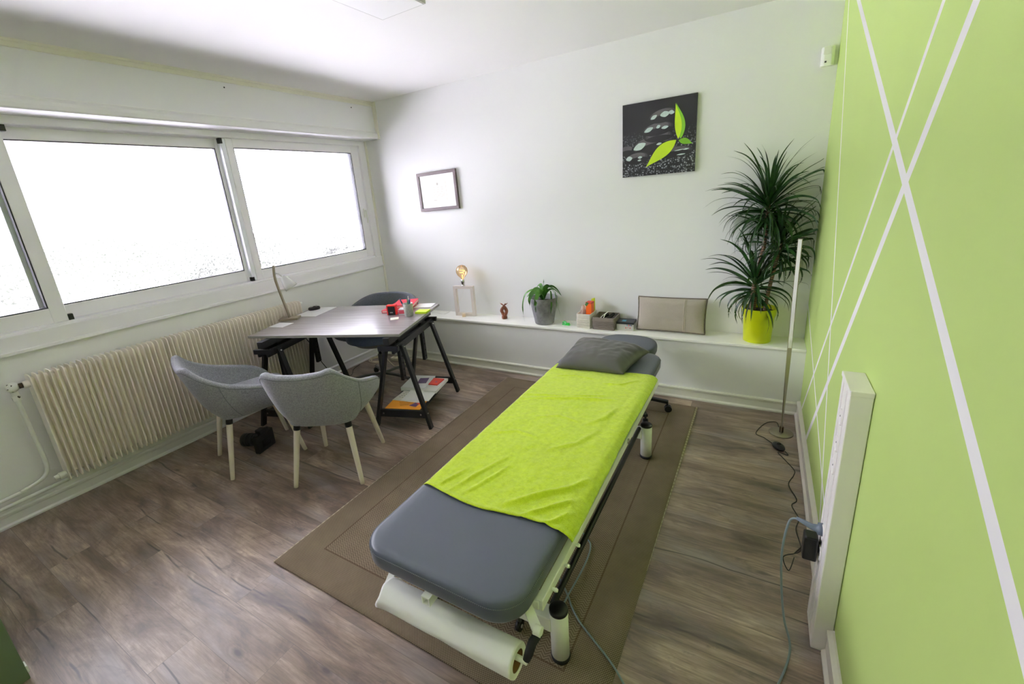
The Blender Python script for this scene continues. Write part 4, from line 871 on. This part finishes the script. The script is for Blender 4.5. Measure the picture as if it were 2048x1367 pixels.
for s_ in (-1, 1): mb.box(-0.0256, -0.0256, 0 + (0.038 if s_ > 0 else 0), 0.0256, 0.0256, 0.008 + (0.038 if s_ > 0 else 0))
mb.build('white_band', paper, p)
sheet('sticky_note', 'single white note square in front of the stamp', 'note', (1.160, -0.893), 42, 0.062, 0.062, Z, mat('note_cream', RGB(246, 240, 222), 0.8), 0.003)
meshm, t_, b_ = nt('silver_mesh'); cc = coord(t_); vv = mk(t_, 'ShaderNodeTexVoronoi', i_Scale=420.0); t_.links.new(cc, vv.inputs['Vector'])
t_.links.new(ramp(t_, vv.outputs['Distance'], [(0.2, RGB(96, 104, 98)), (0.5, RGB(196, 202, 192))]), b_.inputs['Base Color']); b_.inputs['Metallic'].default_value = 0.6; b_.inputs['Roughness'].default_value = 0.4
PP = (1.218, -0.792)
p = thing('pen_pot', 'silver mesh pen pot on the desk corner', 'pen holder', (*PP, Z))
mb = MB(); mb.lathe([(0, 0.0), (0.031, 0.0), (0.033, 0.002), (0.037, 0.095), (0.0385, 0.098), (0.036, 0.098), (0.032, 0.004), (0, 0.003)], n=36, cap0=False, cap1=False); mb.build('cup', meshm, p)
for k, (dx, dy, tx, ty, L_, cn, c, lb) in enumerate(((-0.008, -0.004, -0.045, -0.02, 0.15, 'dark_blue', RGB(20, 70, 110), 'dark blue marker leaning left in the pen pot'), (0.004, 0.010, -0.005, 0.012, 0.165, 'white', RGB(236, 236, 236), 'tall white pen standing in the pen pot'), (0.010, -0.008, 0.014, 0.0, 0.145, 'teal', RGB(40, 120, 130), 'teal pen at the right of the pen pot'), (0.0, 0.002, 0.008, 0.020, 0.14, 'blue', RGB(50, 80, 170), 'blue pen behind the teal pen in the pot'), (-0.010, 0.010, -0.018, 0.022, 0.142, 'green', RGB(70, 150, 90), 'green pencil at the back of the pen pot'))):
    o = thing('pen', lb, 'pen', (PP[0] + dx, PP[1] + dy, Z + 0.005), 0, 'pens in the silver pot'); top = Vector((tx - dx * 0.3, ty - dy * 0.3, L_ - 0.02))
    r = 0.0055 if k == 0 else 0.0042; mb = MB(); mb.tube([(0, 0, 0), top * 0.75], [r * 0.8, r], 10); mb.build('barrel', mat('pen_' + cn, c, 0.35), o)
    mb = MB(); mb.tube([top * 0.75, top], [r * 1.1, r * 0.9], 10); mb.build('cap', mat('pen_cap_' + cn, tuple(x * 0.7 for x in c[:3]) + (1,), 0.3), o)
p = thing('sticky_note_pad', 'lime green sticky note pad at the desk corner', 'note pad', (1.262, -0.683, Z), math.radians(16)); BX(-0.048, -0.042, 0, 0.048, 0.042, 0.014).build('pad_block', mat('lime_paper', RGB(190, 222, 30), 0.7), p, bevel=0.001)
mb = BX(-0.046, -0.041, 0.0142, 0.046, 0.041, 0.0146); mb.build('top_note', mat('lime_paper_light', RGB(206, 232, 76), 0.7), p)
sheet('writing_pad', 'white writing paper at the far right corner of the desk', 'paper', (1.135, -0.505), 20, 0.15, 0.13, Z, paper, 0.004)

# ------------------------------------------------------------------ cables and strip in the corner
cc_m = mat('cream_cable', RGB(222, 212, 186), 0.5); random.seed(8)
mb = MB(); P_ = []
for k in range(150):
    a = k * 0.22; r = 0.075 + 0.012 * math.sin(k * 0.31); P_.append((r * 1.15 * math.cos(a), r * math.sin(a), 0.006 + 0.004 * (k % 29) / 29 + 0.012 * k / 150))
mb.tube(P_, 0.0035, 6); mb.tube(bez([P_[-1], (0.20, -0.02, 0.01), (0.30, -0.06, 0.005), (0.36, 0.02, 0.005)], 8), 0.0035, 6)
tag(mb.build('cable_coil', cc_m, loc=(0.16, -0.22, 0)), 'coiled cream cable on the floor behind the swivel chair', 'cable')
p = thing('power_strip', 'pale power strip on the floor by the corner skirting', 'power strip', (0.42, -0.13, 0), math.radians(10)); BX(-0.13, -0.027, 0.001, 0.13, 0.027, 0.034).build('housing', mat('strip_cream', RGB(226, 220, 200), 0.4), p, bevel=0.004)
mb = MB(); 
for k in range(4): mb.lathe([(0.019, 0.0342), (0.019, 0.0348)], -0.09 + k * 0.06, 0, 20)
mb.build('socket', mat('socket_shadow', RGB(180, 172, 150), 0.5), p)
mb = MB(); mb.tube(bez([(0.186, -1.112, 0.722), (0.180, -1.105, 0.66), (0.19, -1.03, 0.55), (0.21, -0.97, 0.42), (0.23, -0.92, 0.25), (0.24, -0.80, 0.06), (0.20, -0.62, 0.006), (0.10, -0.50, 0.006), (0.06, -0.38, 0.006)], 12), 0.003, 6)
tag(mb.build('lamp_cable', bl), 'black cable hanging under the desk down to the floor', 'cable')

# ------------------------------------------------------------------ camera on the floor
p = thing('camera', 'black camera with a large lens standing on the floor under the armchair', 'camera', (0.640, -1.79, 0), math.radians(105))
cbm = mat('camera_black', RGB(20, 20, 21), 0.5, var=0.2, vs_=30, bmp=0.2, bs=120)
mb = MB(); mb.prism([(-0.075, -0.035), (0.075, -0.035), (0.075, 0.022), (0.062, 0.034), (0.045, 0.034), (0.03, 0.012), (-0.065, 0.012), (-0.075, 0.0)], 0.0015, 0.128); bd_o = mb.build('camera_body', cbm, p, bevel=0.007, seg=3)
mb = MB(); mb.prism([(-0.032, -0.03), (0.032, -0.03), (0.024, 0.022), (-0.024, 0.022)], 0.126, 0.152); mb.build('viewfinder_hump', cbm, p, bevel=0.006)
mb = MB(); mb.tube([(0.0, 0.005, 0.07), (0.0, 0.03, 0.07), (0.0, 0.032, 0.068), (0.0, 0.085, 0.062), (0.0, 0.09, 0.061), (0.0, 0.125, 0.058), (0, 0.128, 0.058), (0, 0.15, 0.055)], [0.036, 0.036, 0.039, 0.040, 0.042, 0.042, 0.044, 0.046], 32); ln = mb.build('lens', cbm, p)
mb = MB(); mb.tube([(0, 0.045, 0.067), (0, 0.075, 0.063)], 0.0425, 32); mb.build('grip_ring', rubber, ln); mb = MB(); mb.tube([(0, 0.095, 0.061), (0, 0.118, 0.058)], 0.0445, 32); mb.build('grip_ring', rubber, ln)
mb = MB(); mb.lathe([(0.012, 0.127), (0.012, 0.138), (0, 0.139)], 0.05, -0.005, 18); mb.build('dial', blackp, p); mb = MB(); mb.lathe([(0.014, 0.127), (0.014, 0.136), (0, 0.137)], -0.052, -0.008, 18); mb.build('dial', blackp, p)
BX(-0.036, -0.0365, 0.03, 0.036, -0.0345, 0.085).build('screen', mat('screen_glass', RGB(12, 13, 16), 0.1), p, bevel=0.001)

# ------------------------------------------------------------------ on the ledge
LZ = ZL + 0.0003
ww = mat('weathered_white_wood', RGB(226, 216, 210), 0.7, var=0.08, vs_=20, bmp=0.2, bs=60)
p = thing('bulb_lamp', 'white wooden frame lamp with a large amber globe bulb on the ledge', 'lamp', (1.095, 0.125, LZ), math.radians(6))
mb = MB()
for sx in (-1, 1): mb.box(sx * 0.093 - 0.014, -0.019, 0, sx * 0.093 + 0.014, 0.019, 0.292)
mb.box(-0.079, -0.019, 0.0, 0.079, 0.019, 0.028); mb.box(-0.079, -0.019, 0.266, 0.079, 0.019, 0.292); mb.build('wood_frame', ww, p, bevel=0.002)
mb = MB(); mb.X = Matrix.Translation((-0.01, -0.03, 0.0)) @ Matrix.Rotation(0.5, 4, 'Z'); mb.box(-0.016, -0.03, 0, 0.016, 0.012, 0.026); mb.build('foot_block', mat('raw_wood', RGB(222, 200, 170), 0.7), p, bevel=0.002)
mb = MB(); mb.lathe([(0.019, 0.292), (0.020, 0.296), (0.015, 0.300), (0.015, 0.312), (0.019, 0.316), (0.020, 0.345), (0.017, 0.350), (0.017, 0.358)], 0, 0, 24); mb.build('bulb_socket', chrome, p)
amb = bpy.data.materials.new('amber_glass'); amb.use_nodes = True; t = amb.node_tree; t.nodes.clear(); o_ = mk(t, 'ShaderNodeOutputMaterial'); a1 = mk(t, 'ShaderNodeBsdfTransparent'); a2 = mk(t, 'ShaderNodeBsdfGlossy', i_Roughness=0.03); mx = mk(t, 'ShaderNodeMixShader'); lw = mk(t, 'ShaderNodeLayerWeight', i_Blend=0.35)
rp = ramp(t, lw.outputs['Facing'], [(0.0, (0.97, 0.88, 0.70, 1)), (0.8, (0.9, 0.66, 0.38, 1))]); t.links.new(rp, a1.inputs[0]); t.links.new(math_(t, 'ADD', 0.05, math_(t, 'MULTIPLY', lw.outputs['Fresnel'], 0.5)), mx.inputs[0]); t.links.new(a1.outputs[0], mx.inputs[1]); t.links.new(a2.outputs[0], mx.inputs[2]); t.links.new(mx.outputs[0], o_.inputs[0])
mb = MB(); mb.lathe([(0.014, 0.356), (0.016, 0.368), (0.028, 0.380), (0.044, 0.397), (0.054, 0.420), (0.0555, 0.436), (0.050, 0.460), (0.036, 0.480), (0.018, 0.489), (0, 0.491)], n=36, cap0=False); mb.build('globe_bulb', amb, p)
fil = bpy.data.materials.new('warm_filament'); fil.use_nodes = True; b_ = fil.node_tree.nodes['Principled BSDF']; b_.inputs['Base Color'].default_value = RGB(250, 190, 90); b_.inputs['Emission Color'].default_value = (1, 0.55, 0.18, 1); b_.inputs['Emission Strength'].default_value = 2.2
mb = MB(); mb.tube([(0, 0, 0.36), (0, 0, 0.40)], 0.004, 8); mb.tube([(0.030 * math.cos(a * 0.3) * (0.5 + a / 60), 0.030 * math.sin(a * 0.3) * (0.5 + a / 60), 0.405 + 0.0012 * a) for a in range(32)], 0.0022, 6); mb.build('filament', fil, p)
mb = MB(); mb.tube(bez([(0, 0.0, 0.268), (-0.01, 0.005, 0.235), (-0.06, 0.025, 0.15), (-0.14, 0.03, 0.07), (-0.24, 0.01, 0.004), (-0.34, 0.02, 0.004), (-0.46, 0.03, 0.004)], 10), 0.0022, 6); mb.build('cord', mat('white_cord', RGB(232, 230, 226), 0.5), p)
# carved statue
p = thing('statue', 'small brown carved wooden figure on the ledge', 'statue', (1.522, 0.125, LZ), math.radians(10)); wdm = mat('carved_brown_wood', RGB(128, 70, 46), 0.35, var=0.25, vs_=30)
mb = MB(); mb.lathe([(0.024, 0), (0.026, 0.006), (0.025, 0.026), (0.020, 0.034), (0, 0.036)], n=28); mb.build('plinth', wdm, p, smooth=False)
mb = MB()
for s_ in (-1, 1):
    P_ = bez([(s_ * 0.004, s_ * 0.004, 0.022), (s_ * 0.020, -s_ * 0.012, 0.050), (s_ * 0.023, 0.0, 0.075), (s_ * 0.006, s_ * 0.010, 0.104), (-s_ * 0.002, 0, 0.118), (s_ * 0.003, 0, 0.128)], 8); n = len(P_)
    mb.tube(P_, [0.014 + 0.002 * math.sin(k / n * PI) - 0.009 * sm((k / n - 0.45) / 0.5) for k in range(n)], 14)
    for hx, hz, yy in ((0.028, 0.140, 0.0), (0.036, 0.146, 0.006), (0.020, 0.147, -0.004)): mb.tube([(s_ * 0.002, 0, 0.124), (s_ * hx * 0.6, yy * 0.5, 0.134), (s_ * hx, yy, hz)], [0.005, 0.0045, 0.002], 8)
mb.build('carved_figure', wdm, p)
# grey pot with arching plant
soil = mat('soil', RGB(58, 44, 34), 0.95, var=0.3, bmp=0.5, bs=90)
def blade(mb, pts, w, fold=0.25, tw=0.0, t0=0.0):
    P_ = bez(pts, 6); n = len(P_) - 1; rows = []
    for i, q in enumerate(P_):
        t = i / n; d = (P_[min(i + 1, n)] - P_[max(i - 1, 0)]).normalized(); sd_ = d.cross(Vector((0, 0, 1)))
        sd_ = sd_.normalized() if sd_.length > 1e-3 else Vector((1, 0, 0)); un = sd_.cross(d); ww_ = w * (0.45 + 0.55 * sm(t / 0.25)) * (1 - t ** 2.6)
        sd2 = sd_ * math.cos(t0 + tw * t) + un * math.sin(t0 + tw * t); rows.append((mb.v(q - sd2 * ww_ + un * ww_ * fold), mb.v(q), mb.v(q + sd2 * ww_ + un * ww_ * fold)))
    for A, B in zip(rows, rows[1:]): mb.f([A[0], A[1], B[1], B[0]], True); mb.f([A[1], A[2], B[2], B[1]], True)
def leafm(name, c1_, c2_, ex=12):
    m, t, b = nt(name); co = coord(t); t.links.new(ramp(t, noise_(t, co, ex, 3), [(0.35, c1_), (0.65, c2_)]), b.inputs['Base Color']); b.inputs['Roughness'].default_value = 0.35; b.inputs['Subsurface Weight'].default_value = 0.0; return m
p = thing('potted_plant', 'arching green leafy plant in a grey concrete-look pot on the ledge', 'potted plant', (1.935, 0.100, LZ))
cp, t_, b_ = nt('grey_stone_pot'); cc = coord(t_); t_.links.new(ramp(t_, noise_(t_, cc, 16, 8, 0.7), [(0.3, RGB(112, 112, 114)), (0.5, RGB(142, 142, 144)), (0.68, RGB(166, 166, 168))]), b_.inputs['Base Color']); b_.inputs['Roughness'].default_value = 0.8; bump(t_, b_, noise_(t_, cc, 60, 4), 0.2, 0.001)
mb = MB(); mb.lathe([(0, 0), (0.076, 0), (0.080, 0.004), (0.121, 0.226), (0.120, 0.231), (0.113, 0.229), (0.104, 0.18), (0, 0.18)], n=48, cap0=False, cap1=False); mb.build('pot', cp, p)
mb = MB(); mb.lathe([(0.105, 0.184), (0.06, 0.190), (0, 0.192)], n=30, cap0=False); mb.build('soil', soil, p)
mb = MB(); yl = [((0.0, 0.0), (-0.05, -0.02, 0.29), (-0.13, -0.05, 0.27), (-0.165, -0.06, 0.19), (-0.17, -0.065, 0.09), (-0.155, -0.07, 0.01), 0.008), 
    (None, (0.02, 0.0, 0.29), (0.06, -0.03, 0.325), (0.13, -0.05, 0.305), (0.19, -0.06, 0.262), None, 0.017),
    (None, (0.02, 0.0, 0.30), (0.07, -0.02, 0.33), (0.12, -0.04, 0.27), (0.155, -0.06, 0.17), (0.18, -0.07, 0.085), 0.014),
    (None, (0.03, 0.0, 0.27), (0.08, -0.03, 0.29), (0.10, -0.06, 0.20), (0.095, -0.075, 0.10), None, 0.013),
    (None, (0.04, 0.01, 0.28), (0.10, 0.0, 0.29), (0.125, -0.02, 0.22), (0.13, -0.03, 0.14), None, 0.011),
    (None, (-0.02, -0.02, 0.28), (-0.045, -0.06, 0.29), (-0.075, -0.11, 0.23), (-0.07, -0.12, 0.14), None, 0.018),
    (None, (0.0, -0.03, 0.26), (-0.01, -0.08, 0.265), (-0.015, -0.125, 0.20), (-0.02, -0.12, 0.12), None, 0.018),
    (None, (-0.03, 0.0, 0.28), (-0.06, -0.02, 0.30), (-0.10, -0.05, 0.26), (-0.125, -0.06, 0.235), None, 0.013),
    (None, (-0.04, 0.0, 0.25), (-0.09, -0.01, 0.255), (-0.12, -0.02, 0.24), None, None, 0.014),
    (None, (0.0, 0.0, 0.29), (0.005, 0.01, 0.34), (0.006, 0.01, 0.385), None, None, 0.007),
    (None, (-0.02, 0.02, 0.29), (-0.05, 0.05, 0.32), (-0.09, 0.07, 0.29), (-0.12, 0.08, 0.23), None, 0.014),
    (None, (0.02, 0.03, 0.29), (0.05, 0.06, 0.31), (0.09, 0.08, 0.28), (0.13, 0.09, 0.22), None, 0.013)]
for L_ in yl: blade(mb, [(0.004, 0, 0.19)] + [q for q in L_[1:-1] if q], L_[-1] * 1.25, 0.3, 0.4, 0.55)
mb.build('leaves', leafm('fresh_green_leaf', RGB(34, 84, 26), RGB(84, 140, 46)), p)
# small green thing
p = thing('tape_dispenser', 'small bright green tape dispenser on the ledge', 'tape dispenser', (2.135, 0.085, LZ), math.radians(-8))
mb = MB(); mb.X = Matrix.Translation((-0.012, 0, 0.0165)) @ Matrix.Rotation(PI / 2, 4, 'X'); mb.lathe([(0.009, -0.009), (0.016, -0.009), (0.016, 0.009), (0.009, 0.009), (0.009, -0.009)], n=28, cap0=False, cap1=False); mb.build('tape_roll', mat('clear_green', RGB(120, 224, 150), 0.2), p)
mb = MB(); mb.prism([(-0.030, -0.012), (0.038, -0.012), (0.040, 0.012), (-0.030, 0.012)], 0, 0.006); mb.box(0.008, -0.011, 0.006, 0.034, 0.011, 0.020); mb.build('housing', mat('bright_green', RGB(30, 190, 60), 0.3), p, bevel=0.003)
# baskets
def basket(name_m, col, label, x0, x1, y0, y1, h):
    p = thing('storage_basket', label, 'basket', ((x0 + x1) / 2, (y0 + y1) / 2, LZ), 0, 'woven baskets on the ledge'); hx, hy = (x1 - x0) / 2, (y1 - y0) / 2
    m = mat(name_m, col, 0.9, var=0.12, vs_=40, bmp=0.4, bs=200)
    mb = MB(); P_ = rrect(-hx, -hy, hx, hy, 0.012, 4)
    for k in range(7):
        z = 0.008 + k * 0.0105; mb.tube([(x * (0.985 + 0.012 * (k % 2)), y * (0.985 + 0.012 * (k % 2)), z + 0.001 * math.sin(x * 90 + k)) for x, y in P_], 0.0036, 6, closed=True)
    mb.build('woven_cords', m, p)
    mb = MB(); O = rrect(-hx, -hy, hx, hy, 0.012, 4); I = rrect(-hx + 0.006, -hy + 0.006, hx - 0.006, hy - 0.006, 0.008, 4)
    for poly, za, zb in ((O, h - 0.034, h),): 
        A = [mb.v((x, y, za)) for x, y in O]; B = [mb.v((x, y, zb)) for x, y in O]; Ci = [mb.v((x, y, zb)) for x, y in I]; Di = [mb.v((x, y, 0.004)) for x, y in I]; n = len(O)
        for i in range(n):
            j = (i + 1) % n; mb.f([A[i], A[j], B[j], B[i]]); mb.f([B[i], B[j], Ci[j], Ci[i]]); mb.f([Ci[i], Ci[j], Di[j], Di[i]])
        mb.f(Di); mb.f([mb.v((x * 0.96, y * 0.96, 0.0)) for x, y in O]); E_ = [mb.v((x * 0.96, y * 0.96, 0.0)) for x, y in O]; F_ = [mb.v((x * 0.96, y * 0.96, h - 0.034)) for x, y in O]
        for i in range(n): j = (i + 1) % n; mb.f([E_[i], E_[j], F_[j], F_[i]]); mb.f([A[i], A[j], F_[j], F_[i]])
    mb.build('rim', m, p); return p
basket('cream_weave', RGB(226, 222, 210), 'cream woven basket on the ledge, holding an orange box', 2.249, 2.368, 0.035, 0.200, 0.118)
basket('taupe_weave', RGB(140, 130, 120), 'taupe woven basket on the ledge, filled with dark cords', 2.384, 2.560, 0.030, 0.205, 0.100)
p = thing('orange_box', 'bright orange carton standing in the cream basket', 'box', (2.340, 0.110, LZ + 0.0075), math.radians(-6)); BX(-0.0235, -0.028, 0, 0.0235, 0.028, 0.198).build('carton', mat('orange_card', RGB(240, 104, 26), 0.4, var=0.06), p, bevel=0.001)
mb = MB(); mb.X = Matrix.Translation((0, -0.0284, 0)); mb.bar((-0.0234, 0, 0.17), (-0.005, 0, 0.197), 0.001, 0.02, (0, 0, 1)); mb.build('green_corner', mat('dark_green_print', RGB(60, 110, 60), 0.4), p)
BX(-0.0238, -0.0284, 0.186, 0.0238, 0.0284, 0.1985).build('red_lid', redp, p)
mb = MB(); 
for k, w_ in enumerate((0.016, 0.022, 0.012)): mb.box(-w_ / 2, -0.0288, 0.075 - k * 0.012, w_ / 2, -0.0284, 0.079 - k * 0.012)
mb.build('printed_lines', mat('brown_print', RGB(120, 66, 20), 0.5), p)
p = thing('yellow_pouch', 'yellow-green pouch sticking up behind the orange box', 'pouch', (2.352, 0.163, LZ + 0.0075), math.radians(-15)); mb = MB(); mb.prism([(-0.009, -0.018), (0.009, -0.018), (0.006, 0.018), (-0.006, 0.018)], 0, 0.215); mb.build('pouch_body', mat('yellow_green', RGB(206, 214, 40), 0.45), p, bevel=0.003)
bagm = bpy.data.materials.new('clear_pink_film'); bagm.use_nodes = True; t = bagm.node_tree; b_ = t.nodes['Principled BSDF']; b_.inputs['Base Color'].default_value = RGB(232, 204, 198); b_.inputs['Roughness'].default_value = 0.2; b_.inputs['Alpha'].default_value = 0.4
p = thing('plastic_bag', 'crumpled clear pinkish bag in the front of the cream basket', 'bag', (2.285, 0.100, LZ + 0.0075)); mb = MB()
def bag_fn(u, v):
    a = 2 * PI * u; n_ = noise.noise(Vector((math.cos(a) * 2, math.sin(a) * 2, v * 5))); r = (0.023 + 0.007 * n_) * math.sin(PI * (0.12 + 0.83 * v)) ** 0.5; return (r * math.cos(a), r * 1.7 * math.sin(a), 0.002 + 0.165 * v + 0.01 * n_ * v)
mb.grid(bag_fn, 28, 22, closeu=True); mb.build('film', bagm, p)
for k, (x, y, z, L_, r, rz, lb, nm_, cat, mm) in enumerate(((2.44, 0.13, 0.074, 0.10, 0.016, 60, 'black case leaning at the left of the taupe basket', 'sunglasses_case', 'case', blackp), (2.495, 0.125, 0.078, 0.12, 0.013, 72, 'rolled black strap in the middle of the taupe basket', 'strap_roll', 'strap', rubber), (2.528, 0.13, 0.072, 0.12, 0.012, 80, 'black tube at the right of the taupe basket', 'cable_tube', 'tube', blackp))):
    o = thing(nm_, lb, cat, (x, y, LZ + z), math.radians(rz)); mb = MB(); mb.tube(bez([(-L_ / 2, 0, -0.02), (0, 0, 0.004), (L_ / 2, 0, 0.016)], 6), r, 14); mb.build('body', mm, o)
mb = MB(); mb.tube(bez([(2.425, 0.055, LZ + 0.075), (2.455, 0.10, LZ + 0.104), (2.475, 0.15, LZ + 0.118), (2.468, 0.10, LZ + 0.110), (2.462, 0.06, LZ + 0.08)], 8), 0.0028, 8); tag(mb.build('charging_cable', whitem), 'white cable looped on the dark things in the taupe basket', 'cable')
# cartridge box
p = thing('cartridge_box', 'low grey and black ink box between basket and cushion on the ledge', 'box', (2.630, 0.125, LZ), math.radians(2))
BX(-0.066, -0.055, 0, 0.066, 0.055, 0.060).build('carton', mat('pale_grey_card', RGB(196, 196, 192), 0.5), p, bevel=0.002)
BX(-0.0665, -0.0555, 0.048, 0.0665, 0.0555, 0.0655).build('lid', mat('charcoal_card', RGB(44, 46, 50), 0.4), p, bevel=0.002)
mb = MB()
for k, c_ in enumerate((0, 1, 2, 3)): mb.mi = c_; mb.box(0.012 + k * 0.011, -0.0572, 0.040, 0.022 + k * 0.011, -0.0550, 0.046)
mb.mi = 1
for k in range(3): mb.box(0.004 + k * 0.016, -0.0558, 0.016 + 0.006 * (k % 2), 0.010 + k * 0.016, -0.0550, 0.026)
mb.mi = 0; mb.box(-0.03, -0.03, 0.0655, 0.0, 0.01, 0.0659); mb.build('printed_marks', [mat('cyan_print', RGB(60, 170, 200), 0.4), redp, bluep, blackp], p)
# linen cushion
lin_m = mat('linen', RGB(170, 162, 148), 0.9, var=0.10, vs_=160, bmp=0.3, bs=350); pip = mat('cushion_piping', RGB(112, 104, 92), 0.9)
p = thing('linen_cushion', 'beige linen cushion with seam leaning on the wall on the ledge', 'cushion', (2.955, 0.125, LZ + 0.134)); p.rotation_euler = (math.radians(78), 0, 0)
mb = MB(); pillow(mb, 0.475, 0.25, 0.043, 5, 0.06, 0.003, 60, 0.55); mb.build('cover', lin_m, p, smooth=True)
mb = MB(); w_, h_ = 0.475, 0.25; P_ = []
def edge(x, y, pinch=0.06): return (x * w_ / 2 * (1 - pinch * 0.5 * (1 - y * y) * abs(x) ** 3), y * h_ / 2 * (1 - pinch * 0.5 * (1 - x * x) * abs(y) ** 3))
for k in range(25): P_.append(edge(-1 + 2 * k / 24, -1))
for k in range(1, 25): P_.append(edge(1, -1 + 2 * k / 24))
for k in range(1, 25): P_.append(edge(1 - 2 * k / 24, 1))
for k in range(1, 24): P_.append(edge(-1, 1 - 2 * k / 24))
mb.tube([(x * 1.008, y * 1.012, 0.0015 * math.sin(k * 1.9)) for k, (x, y) in enumerate(P_)], 0.0052, 8, closed=True); mb.build('piping', pip, p)
mb = MB()
for xx in (0.095, 0.104):
    mb.tube([(xx, -0.118 + 0.236 * k / 24, 0.0425 * max(0, 1 - (2 * xx / w_) ** 4) ** 0.55 * max(0, 1 - abs(-0.944 + 1.888 * k / 24) ** 4) ** 0.55 + 0.002) for k in range(25)], 0.002, 6)
mb.build('seam', mat('linen_seam', RGB(200, 192, 174), 0.9), p)
# dragon tree
random.seed(21)
p = thing('dragon_tree', 'tall spiky-leaved plant in a lime yellow pot at the end of the ledge', 'potted plant', (3.515, 0.098, LZ))
mb = MB(); mb.lathe([(0, 0), (0.078, 0), (0.082, 0.004), (0.090, 0.160), (0.093, 0.172), (0.099, 0.186), (0.103, 0.228), (0.1035, 0.232), (0.097, 0.232), (0.090, 0.19), (0, 0.19)], n=48, cap0=False, cap1=False); mb.build('pot', mat('lime_yellow_glaze', RGB(196, 206, 16), 0.3, var=0.03), p)
mb = MB(); mb.lathe([(0.092, 0.205), (0.05, 0.212), (0, 0.214)], n=30, cap0=False); mb.build('soil', soil, p)
tkm, t_, b_ = nt('ringed_trunk'); cc = coord(t_); sp = mk(t_, 'ShaderNodeSeparateXYZ'); t_.links.new(cc, sp.inputs[0]); rg = math_(t_, 'SINE', math_(t_, 'MULTIPLY', sp.outputs[2], 420.0))
t_.links.new(mixc(t_, ramp_v(t_, rg, 0.2, 1.0), RGB(146, 118, 96), RGB(96, 72, 60)), b_.inputs['Base Color']); b_.inputs['Roughness'].default_value = 0.85; bump(t_, b_, rg, 0.4, 0.002)
trunks = [([(-0.030, 0.0, 0.20), (-0.028, 0.01, 0.45), (-0.005, 0.01, 0.65), (0.0, 0.0, 0.90)], 0.0115), ([(0.030, 0.0, 0.20), (0.045, 0.0, 0.36), (0.070, -0.01, 0.55), (0.085, -0.02, 0.66)], 0.011), ([(-0.045, -0.01, 0.20), (-0.045, -0.02, 0.31), (-0.040, -0.02, 0.40)], 0.013)]
for pts, r in trunks: mb = MB(); mb.tube(bez(pts, 8), r, 12); mb.build('trunk', tkm, p)
dm = leafm('dark_dragon_leaf', RGB(18, 44, 20), RGB(44, 84, 34), 20)
crowns = [((0.0, 0.0, 0.905), 135, 0.42, 1.15), ((0.085, -0.02, 0.68), 80, 0.36, 1.0), ((-0.040, -0.02, 0.42), 74, 0.38, 0.9)]
wx, wy = W - 3.515 - 0.012, YU - 0.098 - 0.010
def clampw(q):
    x, y, z = q
    if y > wy - 0.03: y = wy - 0.03 + 0.026 * math.tanh((y - wy + 0.03) / 0.06)
    if x > wx - 0.03: x = wx - 0.03 + 0.026 * math.tanh((x - wx + 0.03) / 0.06)
    return (x, y, z)
for ci, (c_, n, L_, _) in enumerate(crowns):
    mb = MB()
    for k in range(n):
        az = k * 2.39996 + random.uniform(-0.2, 0.2); t = (k + 0.5) / n; el = math.radians(84 - 122 * t ** 0.9 + random.uniform(-9, 9)); L = L_ * random.uniform(0.78, 1.12) * (0.72 + 0.28 * math.sin(PI * min(1, t + 0.25)))
        droop = (0.45 + 0.85 * t) * random.uniform(0.6, 1.4); P0 = Vector(c_) - Vector((0, 0, 0.10 * t)); pts = [P0]; q = P0.copy(); e = el
        for s_ in range(5):
            d = Vector((math.cos(az) * math.cos(e), math.sin(az) * math.cos(e), math.sin(e))); q = q + d * L / 5; e -= droop * 0.30 * (0.4 + s_ * 0.4); pts.append(q.copy())
        pts = [pts[0]] + [Vector(clampw(a)) for a in pts[1:]]
        if min(a.z for a in pts) < 0.02: continue
        blade(mb, pts, random.uniform(0.0072, 0.0120), 0.25, random.uniform(-0.6, 0.6), random.uniform(-0.9, 0.9))
    mb.build('leaf_crown', dm, p)
